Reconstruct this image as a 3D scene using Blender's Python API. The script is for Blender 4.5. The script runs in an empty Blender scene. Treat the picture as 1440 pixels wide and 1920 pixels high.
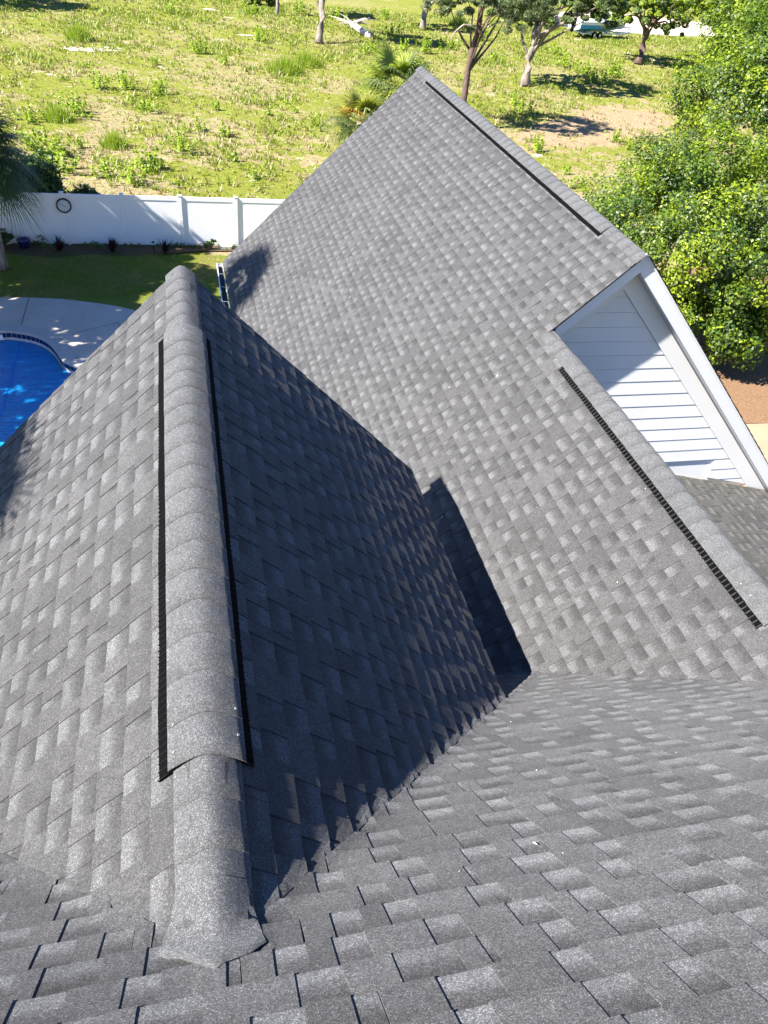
import bpy, bmesh, math, random
import numpy as np
from mathutils import Vector, Matrix, Euler
R = math.radians
random.seed(7)
NR = np.random.default_rng(7)
SC = bpy.context.scene
COL = SC.collection

# ------------------------------------------------------------------ camera
PSI, PITCH, ROLL, FPX = 0.305, 0.696, 0.130, 1415.3
f_ = Vector((math.sin(PSI) * math.cos(PITCH), math.cos(PSI) * math.cos(PITCH), -math.sin(PITCH)))
rt_ = Vector((math.cos(PSI), -math.sin(PSI), 0))
up_ = rt_.cross(f_)
r2_ = rt_ * math.cos(ROLL) + up_ * math.sin(ROLL)
u2_ = -rt_ * math.sin(ROLL) + up_ * math.cos(ROLL)
cd = bpy.data.cameras.new('camera')
cam = bpy.data.objects.new('camera', cd)
COL.objects.link(cam)
cam.matrix_world = Matrix(((r2_.x, u2_.x, -f_.x, 0), (r2_.y, u2_.y, -f_.y, 0), (r2_.z, u2_.z, -f_.z, 0), (0, 0, 0, 1)))
cd.sensor_fit = 'HORIZONTAL'
cd.sensor_width = 36
cd.lens = 36 * FPX / 1440
cd.clip_start = 0.05
cd.clip_end = 3000
SC.camera = cam

# ------------------------------------------------------------------ light
SUN = Vector((-1.0, -0.245, 1.027)).normalized()
w = bpy.data.worlds.new('World')
SC.world = w
w.use_nodes = True
nt = w.node_tree
sky = nt.nodes.new('ShaderNodeTexSky')
sky.sky_type = 'NISHITA'
sky.sun_disc = False
sky.sun_elevation = math.asin(SUN.z)
sky.sun_rotation = math.atan2(SUN.x, SUN.y)
sky.air_density = 1.0
sky.dust_density = 0.3
sky.ozone_density = 8.0
bg = nt.nodes['Background']
bg.inputs['Strength'].default_value = 0.05
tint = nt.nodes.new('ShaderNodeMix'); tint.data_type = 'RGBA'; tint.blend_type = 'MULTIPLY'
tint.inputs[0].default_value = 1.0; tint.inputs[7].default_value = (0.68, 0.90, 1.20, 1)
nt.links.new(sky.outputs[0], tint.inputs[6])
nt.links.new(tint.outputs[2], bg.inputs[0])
sd = bpy.data.lights.new('sun', 'SUN')
sun = bpy.data.objects.new('sun', sd)
COL.objects.link(sun)
sd.energy = 5.0
sd.angle = R(0.5)
sd.color = (1.0, 0.945, 0.87)
sun.rotation_euler = SUN.to_track_quat('Z', 'Y').to_euler()
sun.location = (-10, -3, 12)
SC.view_settings.view_transform = 'Standard'
SC.view_settings.look = 'None'
SC.view_settings.gamma = 1
SC.view_settings.use_curve_mapping = False
SC.view_settings.exposure = 1.85

# ------------------------------------------------------------------ helpers
def link(name, me, parent=None, label=None, cat=None, group=None, kind=None):
    o = bpy.data.objects.new(name, me)
    COL.objects.link(o)
    if parent is not None:
        o.parent = parent
    if label: o['label'] = label
    if cat: o['category'] = cat
    if group: o['group'] = group
    if kind: o['kind'] = kind
    return o

def empty(name, loc, label, cat, group=None, rz=0):
    o = link(name, None, None, label, cat, group)
    o.location = loc
    o.rotation_euler = (0, 0, rz)
    return o

def mesh(name, verts, faces, mats=None, fm=None, smooth=False, uv=None):
    me = bpy.data.meshes.new(name)
    me.from_pydata([tuple(v) for v in verts], [], [tuple(f) for f in faces])
    for m in (mats or []):
        me.materials.append(m)
    if fm is not None:
        me.polygons.foreach_set('material_index', fm)
    if smooth:
        me.polygons.foreach_set('use_smooth', [True] * len(me.polygons))
    if uv is not None:
        l = me.uv_layers.new(name='UVMap')
        l.data.foreach_set('uv', np.asarray(uv, dtype=np.float32).ravel())
    me.update()
    return me

def qmesh(name, V, mats, fm=None, nper=4):
    """V: (N, nper, 3) array of separate small faces"""
    n = len(V)
    me = bpy.data.meshes.new(name)
    me.vertices.add(n * nper)
    me.vertices.foreach_set('co', np.asarray(V, dtype=np.float32).ravel())
    me.loops.add(n * nper)
    me.loops.foreach_set('vertex_index', np.arange(n * nper, dtype=np.int32))
    me.polygons.add(n)
    me.polygons.foreach_set('loop_start', np.arange(n, dtype=np.int32) * nper)
    me.polygons.foreach_set('loop_total', np.full(n, nper, dtype=np.int32))
    for m in mats:
        me.materials.append(m)
    if fm is not None:
        me.polygons.foreach_set('material_index', np.asarray(fm, dtype=np.int32))
    me.update()
    me.validate()
    return me

class MB:
    def __init__(s):
        s.v = []; s.f = []; s.m = []
    def add(s, vs, fs, m=0):
        b = len(s.v)
        s.v += [tuple(p) for p in vs]
        s.f += [tuple(i + b for i in q) for q in fs]
        s.m += [m] * len(fs)
    def box(s, x0, x1, y0, y1, z0, z1, m=0):
        s.add([(x0, y0, z0), (x1, y0, z0), (x1, y1, z0), (x0, y1, z0), (x0, y0, z1), (x1, y0, z1), (x1, y1, z1), (x0, y1, z1)],
              [(3, 2, 1, 0), (4, 5, 6, 7), (0, 1, 5, 4), (1, 2, 6, 5), (2, 3, 7, 6), (3, 0, 4, 7)], m)
    def prism(s, poly, a, b, m=0):
        """poly: list of 3D points (face a side); vector offset b-a given as function"""
        n = len(poly)
        s.add([a(p) for p in poly] + [b(p) for p in poly],
              [tuple(range(n))] + [tuple(reversed(range(n, 2 * n)))] + [(i, i + n, (i + 1) % n + n, (i + 1) % n) for i in range(n)], m)
    def tube(s, pts, rad, n=8, m=0, cap=True):
        pts = [Vector(p) for p in pts]
        rings = []
        ref = Vector((0.13, 0.27, 1)).normalized()
        for i, p in enumerate(pts):
            t = (pts[min(i + 1, len(pts) - 1)] - pts[max(i - 1, 0)]).normalized()
            a = t.cross(ref)
            if a.length < 0.05: a = t.cross(Vector((1, 0, 0)))
            a.normalize(); b = t.cross(a)
            r = rad[i] if hasattr(rad, '__len__') else rad
            rings.append([p + (a * math.cos(2 * math.pi * k / n) + b * math.sin(2 * math.pi * k / n)) * r for k in range(n)])
        vs = [q for rg in rings for q in rg]
        fs = [(i * n + k, i * n + (k + 1) % n, (i + 1) * n + (k + 1) % n, (i + 1) * n + k) for i in range(len(pts) - 1) for k in range(n)]
        if cap:
            fs += [tuple(reversed(range(n))), tuple(range((len(pts) - 1) * n, len(pts) * n))]
        s.add(vs, fs, m)
    def build(s, name, mats, parent=None, smooth=False, **kw):
        me = mesh(name, s.v, s.f, mats, s.m, smooth)
        return link(name, me, parent, **kw)

# ------------------------------------------------------------------ materials
class NT:
    def __init__(s, name):
        s.m = bpy.data.materials.new(name)
        s.m.use_nodes = True
        s.t = s.m.node_tree
        s.p = s.t.nodes['Principled BSDF']
        s.out = s.t.nodes['Material Output']
    def n(s, typ, **kw):
        o = s.t.nodes.new('ShaderNode' + typ)
        for k, v in kw.items():
            if k[0] == '_':
                o.inputs[int(k[1:])].default_value = v
            else:
                setattr(o, k, v)
        return o
    def l(s, a, b):
        s.t.links.new(a, b)
    def noise(s, vec, scale, detail=4, rough=0.55):
        o = s.n('TexNoise'); o.inputs['Scale'].default_value = scale
        o.inputs['Detail'].default_value = detail; o.inputs['Roughness'].default_value = rough
        if vec is not None: s.l(vec, o.inputs['Vector'])
        return o
    def ramp(s, fac, stops, interp='LINEAR'):
        o = s.n('ValToRGB'); o.color_ramp.interpolation = interp
        e = o.color_ramp.elements
        while len(e) < len(stops): e.new(0.5)
        for el, (p, c) in zip(e, stops):
            el.position = p
            el.color = (c, c, c, 1) if not hasattr(c, '__len__') else (*c[:3], 1)
        s.l(fac, o.inputs[0])
        return o
    def math(s, op, a, b=None, c=None):
        o = s.n('Math', operation=op)
        for i, q in enumerate((a, b, c)):
            if q is None: continue
            if isinstance(q, (int, float)): o.inputs[i].default_value = q
            else: s.l(q, o.inputs[i])
        return o.outputs[0]
    def mix(s, fac, a, b, mode='MIX'):
        o = s.n('Mix', data_type='RGBA', blend_type=mode)
        for i, q in ((0, fac), (6, a), (7, b)):
            if isinstance(q, (int, float)): o.inputs[i].default_value = q
            elif isinstance(q, tuple): o.inputs[i].default_value = (*q[:3], 1)
            else: s.l(q, o.inputs[i])
        return o.outputs[2]
    def bump(s, h, strength, dist):
        o = s.n('Bump'); o.inputs['Strength'].default_value = strength; o.inputs['Distance'].default_value = dist
        s.l(h, o.inputs['Height']); s.l(o.outputs[0], s.p.inputs['Normal'])

def simple(name, col, rough=0.6, var=0.15, scale=6, metal=0, spec=0.4, bump=0, bscale=30):
    t = NT(name)
    g = t.n('NewGeometry')
    n = t.noise(g.outputs['Position'], scale, 5)
    r = t.ramp(n.outputs[0], [(0.3, tuple(c * (1 - var) for c in col)), (0.7, tuple(min(1, c * (1 + var)) for c in col))])
    t.l(r.outputs[0], t.p.inputs['Base Color'])
    t.p.inputs['Roughness'].default_value = rough
    t.p.inputs['Metallic'].default_value = metal
    t.p.inputs['Specular IOR Level'].default_value = spec
    if bump:
        b = t.noise(g.outputs['Position'], bscale, 3)
        t.bump(b.outputs[0], bump, 0.01)
    return t.m

def shingle_mat(name, base, light, dark, cap=False):
    t = NT(name)
    g = t.n('NewGeometry')
    pos = g.outputs['Position']
    # granules
    v1 = t.n('TexVoronoi'); v1.inputs['Scale'].default_value = 480; t.l(pos, v1.inputs['Vector'])
    s1 = t.n('SeparateColor'); t.l(v1.outputs['Color'], s1.inputs[0])
    gr = t.ramp(s1.outputs[0], [(0.0, 0.45), (0.35, 0.75), (0.72, 1.02), (0.88, 1.5), (1.0, 2.4)])
    v2 = t.n('TexVoronoi'); v2.inputs['Scale'].default_value = 190; t.l(pos, v2.inputs['Vector'])
    s2 = t.n('SeparateColor'); t.l(v2.outputs['Color'], s2.inputs[0])
    gr2 = t.ramp(s2.outputs[0], [(0.0, 0.80), (0.6, 1.0), (1.0, 1.28)])
    big = t.noise(pos, 2.2, 6, 0.65)
    bigr = t.ramp(big.outputs[0], [(0.25, 0.80), (0.75, 1.16)])
    med = t.noise(pos, 22, 4, 0.7)
    medr = t.ramp(med.outputs[0], [(0.28, 0.86), (0.72, 1.14)])
    if cap:
        col = t.n('RGB'); col.outputs[0].default_value = (*base, 1); c0 = col.outputs[0]
    else:
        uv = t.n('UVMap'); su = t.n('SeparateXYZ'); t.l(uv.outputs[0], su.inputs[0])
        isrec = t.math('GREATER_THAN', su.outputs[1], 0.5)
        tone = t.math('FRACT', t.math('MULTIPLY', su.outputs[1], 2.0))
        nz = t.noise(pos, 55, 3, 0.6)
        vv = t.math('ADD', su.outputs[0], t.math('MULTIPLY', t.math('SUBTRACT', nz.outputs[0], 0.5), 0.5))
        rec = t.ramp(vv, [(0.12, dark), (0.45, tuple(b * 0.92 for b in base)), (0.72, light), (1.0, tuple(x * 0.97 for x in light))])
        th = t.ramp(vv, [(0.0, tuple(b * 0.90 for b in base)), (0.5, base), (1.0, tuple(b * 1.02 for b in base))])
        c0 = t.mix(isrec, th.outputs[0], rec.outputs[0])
        tr = t.ramp(tone, [(0.0, 0.84), (1.0, 1.16)])
        c0 = t.mix(1.0, c0, tr.outputs[0], 'MULTIPLY')
    for q in (gr, gr2, bigr, medr):
        c0 = t.mix(1.0, c0, q.outputs[0], 'MULTIPLY')
    # slight hue change between granules
    s3 = t.ramp(s1.outputs[2], [(0.0, (1.03, 0.99, 0.93)), (1.0, (0.95, 1.0, 1.08))])
    c0 = t.mix(1.0, c0, s3.outputs[0], 'MULTIPLY')
    t.l(c0, t.p.inputs['Base Color'])
    t.p.inputs['Roughness'].default_value = 0.82
    t.p.inputs['Diffuse Roughness'].default_value = 0.65
    t.p.inputs['Specular IOR Level'].default_value = 0.35
    h = t.math('ADD', t.math('MULTIPLY', s1.outputs[1], 1.0), t.math('MULTIPLY', med.outputs[0], 1.5))
    t.bump(h, 0.35, 0.0012)
    return t.m

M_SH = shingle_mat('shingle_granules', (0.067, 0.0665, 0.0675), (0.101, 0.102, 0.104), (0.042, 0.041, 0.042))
M_SHB = shingle_mat('shingle_granules_brown', (0.052, 0.051, 0.048), (0.078, 0.076, 0.072), (0.038, 0.037, 0.035))  # darker, browner granules for the low-pitch roof
M_CAP = shingle_mat('cap_granules', (0.093, 0.095, 0.098), None, None, cap=True)
M_DECK = simple('roof_felt', (0.02, 0.02, 0.022), 0.9)
M_VENT = simple('black_vent_plastic', (0.0022, 0.0022, 0.0026), 0.85, spec=0.05)
M_VENT2 = simple('grey_vent_fin', (0.028, 0.028, 0.03), 0.8, 0.4, 30, spec=0.1)
M_VENT3 = simple('dark_vent_rib', (0.016, 0.016, 0.017), 0.8, spec=0.1)  # rib colour a little paler than the vent plastic
M_NAIL = simple('galvanised_nail', (0.42, 0.42, 0.4), 0.4, metal=0.6)
M_WHITE = simple('white_vinyl', (0.80, 0.80, 0.80), 0.38, 0.02, 1.5)
def siding_mat():
    t = NT('white_siding')
    g_ = t.n('NewGeometry'); pos = g_.outputs['Position']
    a = t.noise(pos, 2.0, 5); r = t.ramp(a.outputs[0], [(0.3, 0.76), (0.7, 0.82)])
    b_ = t.noise(pos, 3.2, 7, 0.75); m = t.ramp(b_.outputs[0], [(0.60, 1.0), (0.74, 0.80)])
    mp = t.n('Mapping'); mp.inputs['Scale'].default_value = (1, 1, 60); t.l(pos, mp.inputs[0])
    gr_ = t.noise(mp.outputs[0], 3, 3, 0.5)
    col = t.mix(1.0, r.outputs[0], m.outputs[0], 'MULTIPLY')
    t.l(col, t.p.inputs['Base Color']); t.p.inputs['Roughness'].default_value = 0.5
    t.bump(gr_.outputs[0], 0.25, 0.002)
    return t.m
M_SIDE = siding_mat()
M_PLY = simple('plywood_edge', (0.55, 0.40, 0.28), 0.7)
M_GUT = simple('gutter_aluminium', (0.78, 0.80, 0.82), 0.3, 0.03, metal=0.0)
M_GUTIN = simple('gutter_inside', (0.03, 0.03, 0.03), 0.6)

# ------------------------------------------------------------------ roof geometry constants (metres, camera at origin)
X1, Z1, Y1 = -0.047, -2.170, 5.165
G = 0.09985                                   # vertical rise of one course on a 45 degree pitch
EX = G * math.sqrt(2)
ZG = -1.751
EAVE1 = ZG - 23 * G
X2, Z2, Y2F, Y2N = 4.457, -2.599, 15.392, 6.583
X3 = 3.642
Z3 = Z2 - (X2 - X3)
Z0 = -1.393                                   # R0: z = Z0 - y
YT = Z0 - Z1                                  # where the front ridge dies into the near roof
GROUND = -11.72

house = empty('house', (2, 5, GROUND), 'white sided house with charcoal shingled gable roofs seen from the ridge', 'house')
HI = Vector((2, 5, GROUND))
def hlink(name, me, **kw):
    o = link(name, me, house, **kw)
    o.location = -HI                              # mesh data kept in world metres
    return o

def pz(name, x, y):
    if name == 'R0': return Z0 - y
    if name == 'R1R': return Z1 - (x - X1)
    if name == 'R1L': return Z1 + (x - X1)
    if name == 'R2L': return Z2 + (x - X2)
    if name == 'R2R': return Z2 - (x - X2)
    if name == 'R3R': return Z3 - (x - X3)

# frames: origin point with butt line z = ZG, u (along course), d (down slope), n
S2 = 1 / math.sqrt(2)
FR = {
    'R0': dict(o=Vector((0, Z0 - ZG, ZG)), u=Vector((1, 0, 0)), d=Vector((0, S2, -S2)), n=Vector((0, S2, S2))),
    'R1R': dict(o=Vector((X1 + Z1 - ZG, 0, ZG)), u=Vector((0, 1, 0)), d=Vector((S2, 0, -S2)), n=Vector((S2, 0, S2))),
    'R1L': dict(o=Vector((X1 - (Z1 - ZG), 0, ZG)), u=Vector((0, 1, 0)), d=Vector((-S2, 0, -S2)), n=Vector((-S2, 0, S2))),
    'R2L': dict(o=Vector((X2 - (Z2 - ZG), 0, ZG)), u=Vector((0, 1, 0)), d=Vector((-S2, 0, -S2)), n=Vector((-S2, 0, S2))),
    'R2R': dict(o=Vector((X2 + (Z2 - ZG), 0, ZG)), u=Vector((0, 1, 0)), d=Vector((S2, 0, -S2)), n=Vector((S2, 0, S2))),
    'R3R': dict(o=Vector((X3 + (Z3 - ZG), 0, ZG)), u=Vector((0, 1, 0)), d=Vector((S2, 0, -S2)), n=Vector((S2, 0, S2))),
}
th = math.atan(0.237)
FR['LOW'] = dict(o=Vector((5.81, 0, -5.58)), u=Vector((0, 1, 0)), d=Vector((math.cos(th), 0, -math.sin(th))), n=Vector((math.sin(th), 0, math.cos(th))))

# ---- shingle variants in local coordinates (u, v down-slope from the butt of the course above, h)
SL = 1.0
def gen_shingle(rng):
    V = []; F = []; UV = []
    def quad(a, b, c, d, typ):
        i = len(V); V.extend([a, b, c, d]); F.append((i, i + 1, i + 2, i + 3))
        for p in (a, b, c, d): UV.append((p[1] / EX, typ))
    e0, e1 = 0.0012, SL - 0.0012
    def hb(v): return 0.0010 + 0.0050 * v / EX
    bt = 0.5 + 0.49 * rng.random()
    u = rng.uniform(-0.06, 0.04)
    segs = []
    while u < SL:
        wt = rng.choice([0.07, 0.10, 0.13, 0.16, 0.21]) * rng.uniform(0.9, 1.1)
        wr = rng.choice([0.085, 0.10, 0.12, 0.15]) * rng.uniform(0.9, 1.1)
        segs.append((max(e0, u), min(e1, u + wt)))
        u += wt + wr
    segs = [s for s in segs if s[1] - s[0] > 0.025]
    # base layer broken at the recess boundaries so each recess has its own tone
    cuts = sorted(set([e0, e1] + [0.5 * (a + b) for a, b in segs]))
    cuts = [c for i, c in enumerate(cuts) if i == 0 or c - cuts[i - 1] > 1e-4]
    for a, b in zip(cuts[:-1], cuts[1:]):
        t = 0.505 + 0.49 * rng.random()
        quad((a, -0.03, hb(-0.03)), (b, -0.03, hb(-0.03)), (b, EX, hb(EX)), (a, EX, hb(EX)), t)
        quad((a, EX, hb(EX)), (b, EX, hb(EX)), (b, EX + 0.0005, -0.002), (a, EX + 0.0005, -0.002), t)
    quad((e1, -0.03, hb(-0.03)), (e1, -0.03, -0.002), (e1, EX, -0.002), (e1, EX, hb(EX)), bt)
    quad((e0, -0.03, -0.002), (e0, -0.03, hb(-0.03)), (e0, EX, hb(EX)), (e0, EX, -0.002), bt)
    for a, b in segs:
        t = 0.49 * rng.random()
        th_ = 0.0040 + rng.uniform(-0.0004, 0.0007)
        j0, j1 = rng.uniform(-0.0022, 0.0022), rng.uniform(-0.0022, 0.0022)
        tp = rng.uniform(0.0, 0.004)
        p = [(a + tp, -0.012, hb(-0.012) + th_ * 0.9), (b - tp, -0.012, hb(-0.012) + th_ * 0.9), (b, EX + 0.001 + j1, hb(EX) + th_), (a, EX + 0.001 + j0, hb(EX) + th_)]
        q = [(x, y, -0.001 if y > EX - 0.01 else hb(y) - 0.0005) for x, y, z in p]
        quad(p[0], p[1], p[2], p[3], t)
        quad(p[3], p[2], q[2], q[3], t)
        quad(p[0], p[3], q[3], q[0], t)
        quad(p[2], p[1], q[1], q[2], t)
    return V, F, UV
rs = random.Random(11)
VAR = [gen_shingle(rs) for _ in range(14)]
def var_mesh(i, flip, mat):
    V, F, UV = VAR[i]
    return V, F, UV
VM = {}
def frame_matrix(fr, u, k):
    o = fr['o'] + fr['u'] * u + fr['d'] * (EX * (k - 1))
    d, n = fr['d'], fr['n']; uu = fr['u']
    m = Matrix(((uu.x, d.x, n.x, o.x), (uu.y, d.y, n.y, o.y), (uu.z, d.z, n.z, o.z), (0, 0, 0, 1)))
    return m

pieces = []      # (name, matrix, variant, V,F,UV (None when shared), size, mat)
def cpos():
    return Vector((0, 0, 0))
def project(P):
    d = P.dot(f_)
    if d < 0.05: return None
    return 720 + FPX * P.dot(r2_) / d, 960 - FPX * P.dot(u2_) / d, d

def lay(name, k0, k1, u0, u1, clips_fn, bends, mat):
    fr = FR[name]
    right_handed = fr['u'].cross(fr['d']).dot(fr['n']) > 0
    rr = random.Random(hash(name) % 1000 if False else sum(map(ord, name)))
    off = 0.0
    for k in range(k0, k1 + 1):
        off = (off + rr.choice([0.17, 0.29, 0.41, 0.55])) % SL
        u = u0 - SL + off - 0.0
        lastv = -1
        while u < u1:
            vi = rr.randrange(len(VAR))
            if vi == lastv: vi = (vi + 1) % len(VAR)
            lastv = vi
            V, F, UV = VAR[vi]
            M = frame_matrix(fr, u, k)
            mid = M @ Vector((SL / 2, EX / 2, 0))
            clips = clips_fn(mid, k)
            if clips is None:
                u += SL; continue
            W = [M @ Vector(p) for p in V]
            state = 0
            for co, no in clips:      # keep side where (p-co).no <= 0
                ds = [(p - co).dot(no) for p in W]
                if min(ds) >= 0: state = 2; break
                if max(ds) > 0: state = 1
            if state == 2:
                u += SL; continue
            nearb = []
            for other, r in bends:
                dmin = min(abs(pz(name, p.x, p.y) - pz(other, p.x, p.y)) for p in (M @ Vector((0, 0, 0)), M @ Vector((SL / 2, EX, 0)), M @ Vector((SL, EX, 0)), M @ Vector((SL, 0, 0)), M @ Vector((0, EX, 0)), M @ Vector((SL/4, EX, 0)), M @ Vector((SL*3/4, EX, 0))))
                if dmin < r + 0.26: nearb.append((other, r))
            if state == 1 or nearb:
                bm = bmesh.new()
                uvl = bm.loops.layers.uv.new('UVMap')
                bv = [bm.verts.new(p) for p in W]
                c = 0
                for f in F:
                    try: face = bm.faces.new([bv[i] for i in f])
                    except ValueError: c += 4; continue
                    for lp in face.loops:
                        lp[uvl].uv = UV[c]; c += 1
                for co, no in clips:
                    bmesh.ops.bisect_plane(bm, geom=bm.verts[:] + bm.edges[:] + bm.faces[:], dist=1e-6, plane_co=co, plane_no=no, clear_outer=True)
                    if not bm.faces: break
                if not bm.faces:
                    bm.free(); u += SL; continue
                if nearb:
                    # cut along the course so the piece can bend into the valley
                    uu = fr['u']; p0 = M.translation
                    for q in range(1, 26):
                        bmesh.ops.bisect_plane(bm, geom=bm.verts[:] + bm.edges[:] + bm.faces[:], dist=1e-6, plane_co=p0 + uu * (q * SL / 26), plane_no=uu)
                    for q in range(1, 4):
                        bmesh.ops.bisect_plane(bm, geom=bm.verts[:] + bm.edges[:] + bm.faces[:], dist=1e-6, plane_co=p0 + fr['d'] * (q * EX / 4), plane_no=fr['d'])
                    for v in bm.verts:
                        for other, r in nearb:
                            d = abs(pz(name, v.co.x, v.co.y) - pz(other, v.co.x, v.co.y))
                            fade = 1.0 if other == 'R2L' or name == 'R2L' else max(0.0, min(1.0, (v.co.y - YT + 0.04) / 0.14))
                            if d < r: v.co.z += fade * (r - d) ** 2 / (4 * r)
                bm.verts.index_update()
                Vn = [v.co.copy() for v in bm.verts]
                Fn = [[v.index for v in f.verts] for f in bm.faces]
                Un = [tuple(lp[uvl].uv) for f in bm.faces for lp in f.loops]
                bm.free()
                if not right_handed: pass
                data = (Vn, Fn, Un)
                cen = sum(Vn, Vector()) / len(Vn)
                area = max((p - cen).length for p in Vn)
            else:
                data = None; cen = mid; area = 0.5
            pr = project(cen)
            size = 0
            if pr and -90 < pr[0] < 1530 and -60 < pr[1] < 2010:
                size = area / pr[2]
            pieces.append([name, M, vi, data, size, mat, right_handed])
            u += SL

V3 = Vector
dg = 0.004
def clip_R1(side):
    s = 1 if side == 'R' else -1
    def fn(mid, k):
        return [(V3((X1 + s * 0.055, 0, 0)), V3((-s, 0, 0))),
                (V3((0, Y1, 0)), V3((0, 1, 0))),
                # valley with R0: keep y-YT >= s(x-X1)
                (V3((X1, YT - dg, 0)), V3((s, -1, 0)).normalized())]
    return fn
def clip_R0(mid, k):
    yb = mid.y
    right = mid.x > X1
    cl = []
    if yb > YT - 0.13:
        if yb < 2.60 or not right:
            sgn = 1 if right else -1
            # keep s(x-X1) >= y-YT
            cl.append((V3((X1, YT + dg, 0)), V3((-sgn, 1, 0)).normalized()))
        else:
            cl.append((V3((1.50, 0, 0)), V3((-1, 0, 0))))
    cl.append((V3((5.663 + dg, 0, 0)), V3((1, 1, 0)).normalized()))
    if mid.x > X3:
        cl.append((V3((YT * 0 + 1.621, 0, 0)), V3((-1, 1, 0)).normalized()))
    return cl
def clip_R2L(mid, k):
    if mid.x < X3 - 0.03:
        return ([(V3((X3 - 0.055, 0, 0)), V3((1, 0, 0)))] if mid.y < Y2N - 0.45 else []) + [(V3((0, Y2F, 0)), V3((0, 1, 0))),
                (V3((5.663 - dg, 0, 0)), V3((-1, -1, 0)).normalized()), (V3((0.70, 0, 0)), V3((-1, 0, 0)))]
    return [(V3((X2 - 0.055, 0, 0)), V3((1, 0, 0))), (V3((0, Y2F, 0)), V3((0, 1, 0))), (V3((0, Y2N, 0)), V3((0, -1, 0)))]
def clip_R2R(mid, k):
    return [(V3((X2 + 0.055, 0, 0)), V3((-1, 0, 0))), (V3((0, Y2F, 0)), V3((0, 1, 0))), (V3((0, Y2N, 0)), V3((0, -1, 0)))]
def clip_R3R(mid, k):
    return [(V3((X3 + 0.055, 0, 0)), V3((-1, 0, 0))), (V3((0, Y2N + 0.19, 0)), V3((0, 1, 0))), (V3((5.84, 0, 0)), V3((1, 0, 0))),
            (V3((1.621, 0, 0)), V3((1, -1, 0)).normalized())]
def clip_LOW(mid, k):
    return [(V3((0, Y2N + 0.19, 0)), V3((0, 1, 0))), (V3((0, 1.0, 0)), V3((0, -1, 0))), (V3((5.80, 0, 0)), V3((-1, 0, 0)))]

RV = 0.10
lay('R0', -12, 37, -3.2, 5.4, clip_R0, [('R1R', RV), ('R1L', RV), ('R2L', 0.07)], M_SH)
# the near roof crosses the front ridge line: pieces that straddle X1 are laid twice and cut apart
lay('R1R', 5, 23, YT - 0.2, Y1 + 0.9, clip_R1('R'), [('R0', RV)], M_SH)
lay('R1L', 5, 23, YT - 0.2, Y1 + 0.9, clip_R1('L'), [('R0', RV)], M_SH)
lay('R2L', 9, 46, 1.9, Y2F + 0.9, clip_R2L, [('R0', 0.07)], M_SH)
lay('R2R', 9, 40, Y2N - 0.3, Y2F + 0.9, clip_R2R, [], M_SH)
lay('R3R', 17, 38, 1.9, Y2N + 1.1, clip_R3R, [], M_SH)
lay('LOW', 1, 24, 0.6, Y2N + 1.1, clip_LOW, [], M_SHB)

# R0 pieces that straddle the front ridge axis below the tie-in need the other half as well
extra = []
for p in list(pieces):
    if p[0] == 'R0':
        M = p[1]
        mid = M @ Vector((SL / 2, EX / 2, 0))
        a, b = M @ Vector((0, 0, 0)), M @ Vector((SL, 0, 0))
        if mid.y > YT - 0.13 and a.x < X1 < b.x:
            extra.append((M, p[2], mid))
# (their second halves)
def half(M, vi, sgn):
    V, F, UV = VAR[vi]
    W = [M @ Vector(p) for p in V]
    bm = bmesh.new(); uvl = bm.loops.layers.uv.new('UVMap')
    bv = [bm.verts.new(q) for q in W]; c = 0
    for f in F:
        face = bm.faces.new([bv[i] for i in f])
        for lp in face.loops:
            lp[uvl].uv = UV[c]; c += 1
    for co, no in [(V3((X1, YT + dg, 0)), V3((-sgn, 1, 0)).normalized())]:
        bmesh.ops.bisect_plane(bm, geom=bm.verts[:] + bm.edges[:] + bm.faces[:], dist=1e-6, plane_co=co, plane_no=no, clear_outer=True)
    if not bm.faces: bm.free(); return None
    for q in range(1, 26):
        bmesh.ops.bisect_plane(bm, geom=bm.verts[:] + bm.edges[:] + bm.faces[:], dist=1e-6, plane_co=M.translation + V3((q * SL / 26, 0, 0)), plane_no=V3((1, 0, 0)))
    for v in bm.verts:
        for other in ('R1R', 'R1L'):
            d = abs(pz('R0', v.co.x, v.co.y) - pz(other, v.co.x, v.co.y))
            if d < RV: v.co.z += max(0.0, min(1.0, (v.co.y - YT + 0.04) / 0.14)) * (RV - d) ** 2 / (4 * RV)
    bm.verts.index_update()
    data = ([v.co.copy() for v in bm.verts], [[v.index for v in f.verts] for f in bm.faces], [tuple(lp[uvl].uv) for f in bm.faces for lp in f.loops])
    bm.free()
    return data
for M, vi, mid in extra:
    d = half(M, vi, -1 if mid.x > X1 else 1)
    if d: pieces.append(['R0', M, vi, d, 0.25, M_SH, True])

pieces.sort(key=lambda p: -p[4])
roofs = {}
def deck(name, poly, off=-0.006):
    fr = FR[name]
    vs = [Vector(p) + fr['n'] * off for p in poly]
    vs2 = [v - fr['n'] * 0.02 for v in vs]
    n = len(vs)
    me = mesh('roof', vs + vs2, [tuple(range(n)), tuple(reversed(range(n, 2 * n)))] + [(i, i + n, (i + 1) % n + n, (i + 1) % n) for i in range(n)], [M_DECK])
    o = hlink('roof', me)
    roofs[name] = o
    return o
def P(name, x, y):
    if name == 'LOW': return (x, y, -5.58 - 0.237 * (x - 5.81))
    return (x, y, pz(name, x, y))
XE = X1 + (Z1 - EAVE1)
XL = X1 - (Z1 - EAVE1)
g = 0.06
deck('R0', [P('R0', -3.2, -2.6), P('R0', 5.4, -2.6), P('R0', 5.4, 0.20), P('R0', 3.64, 2.0), P('R0', 1.9, 3.74), P('R0', 1.5, 4.14), P('R0', 1.5, 2.32), P('R0', X1, YT), P('R0', -1.9, 2.6), P('R0', -3.2, 2.6)])
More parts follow.
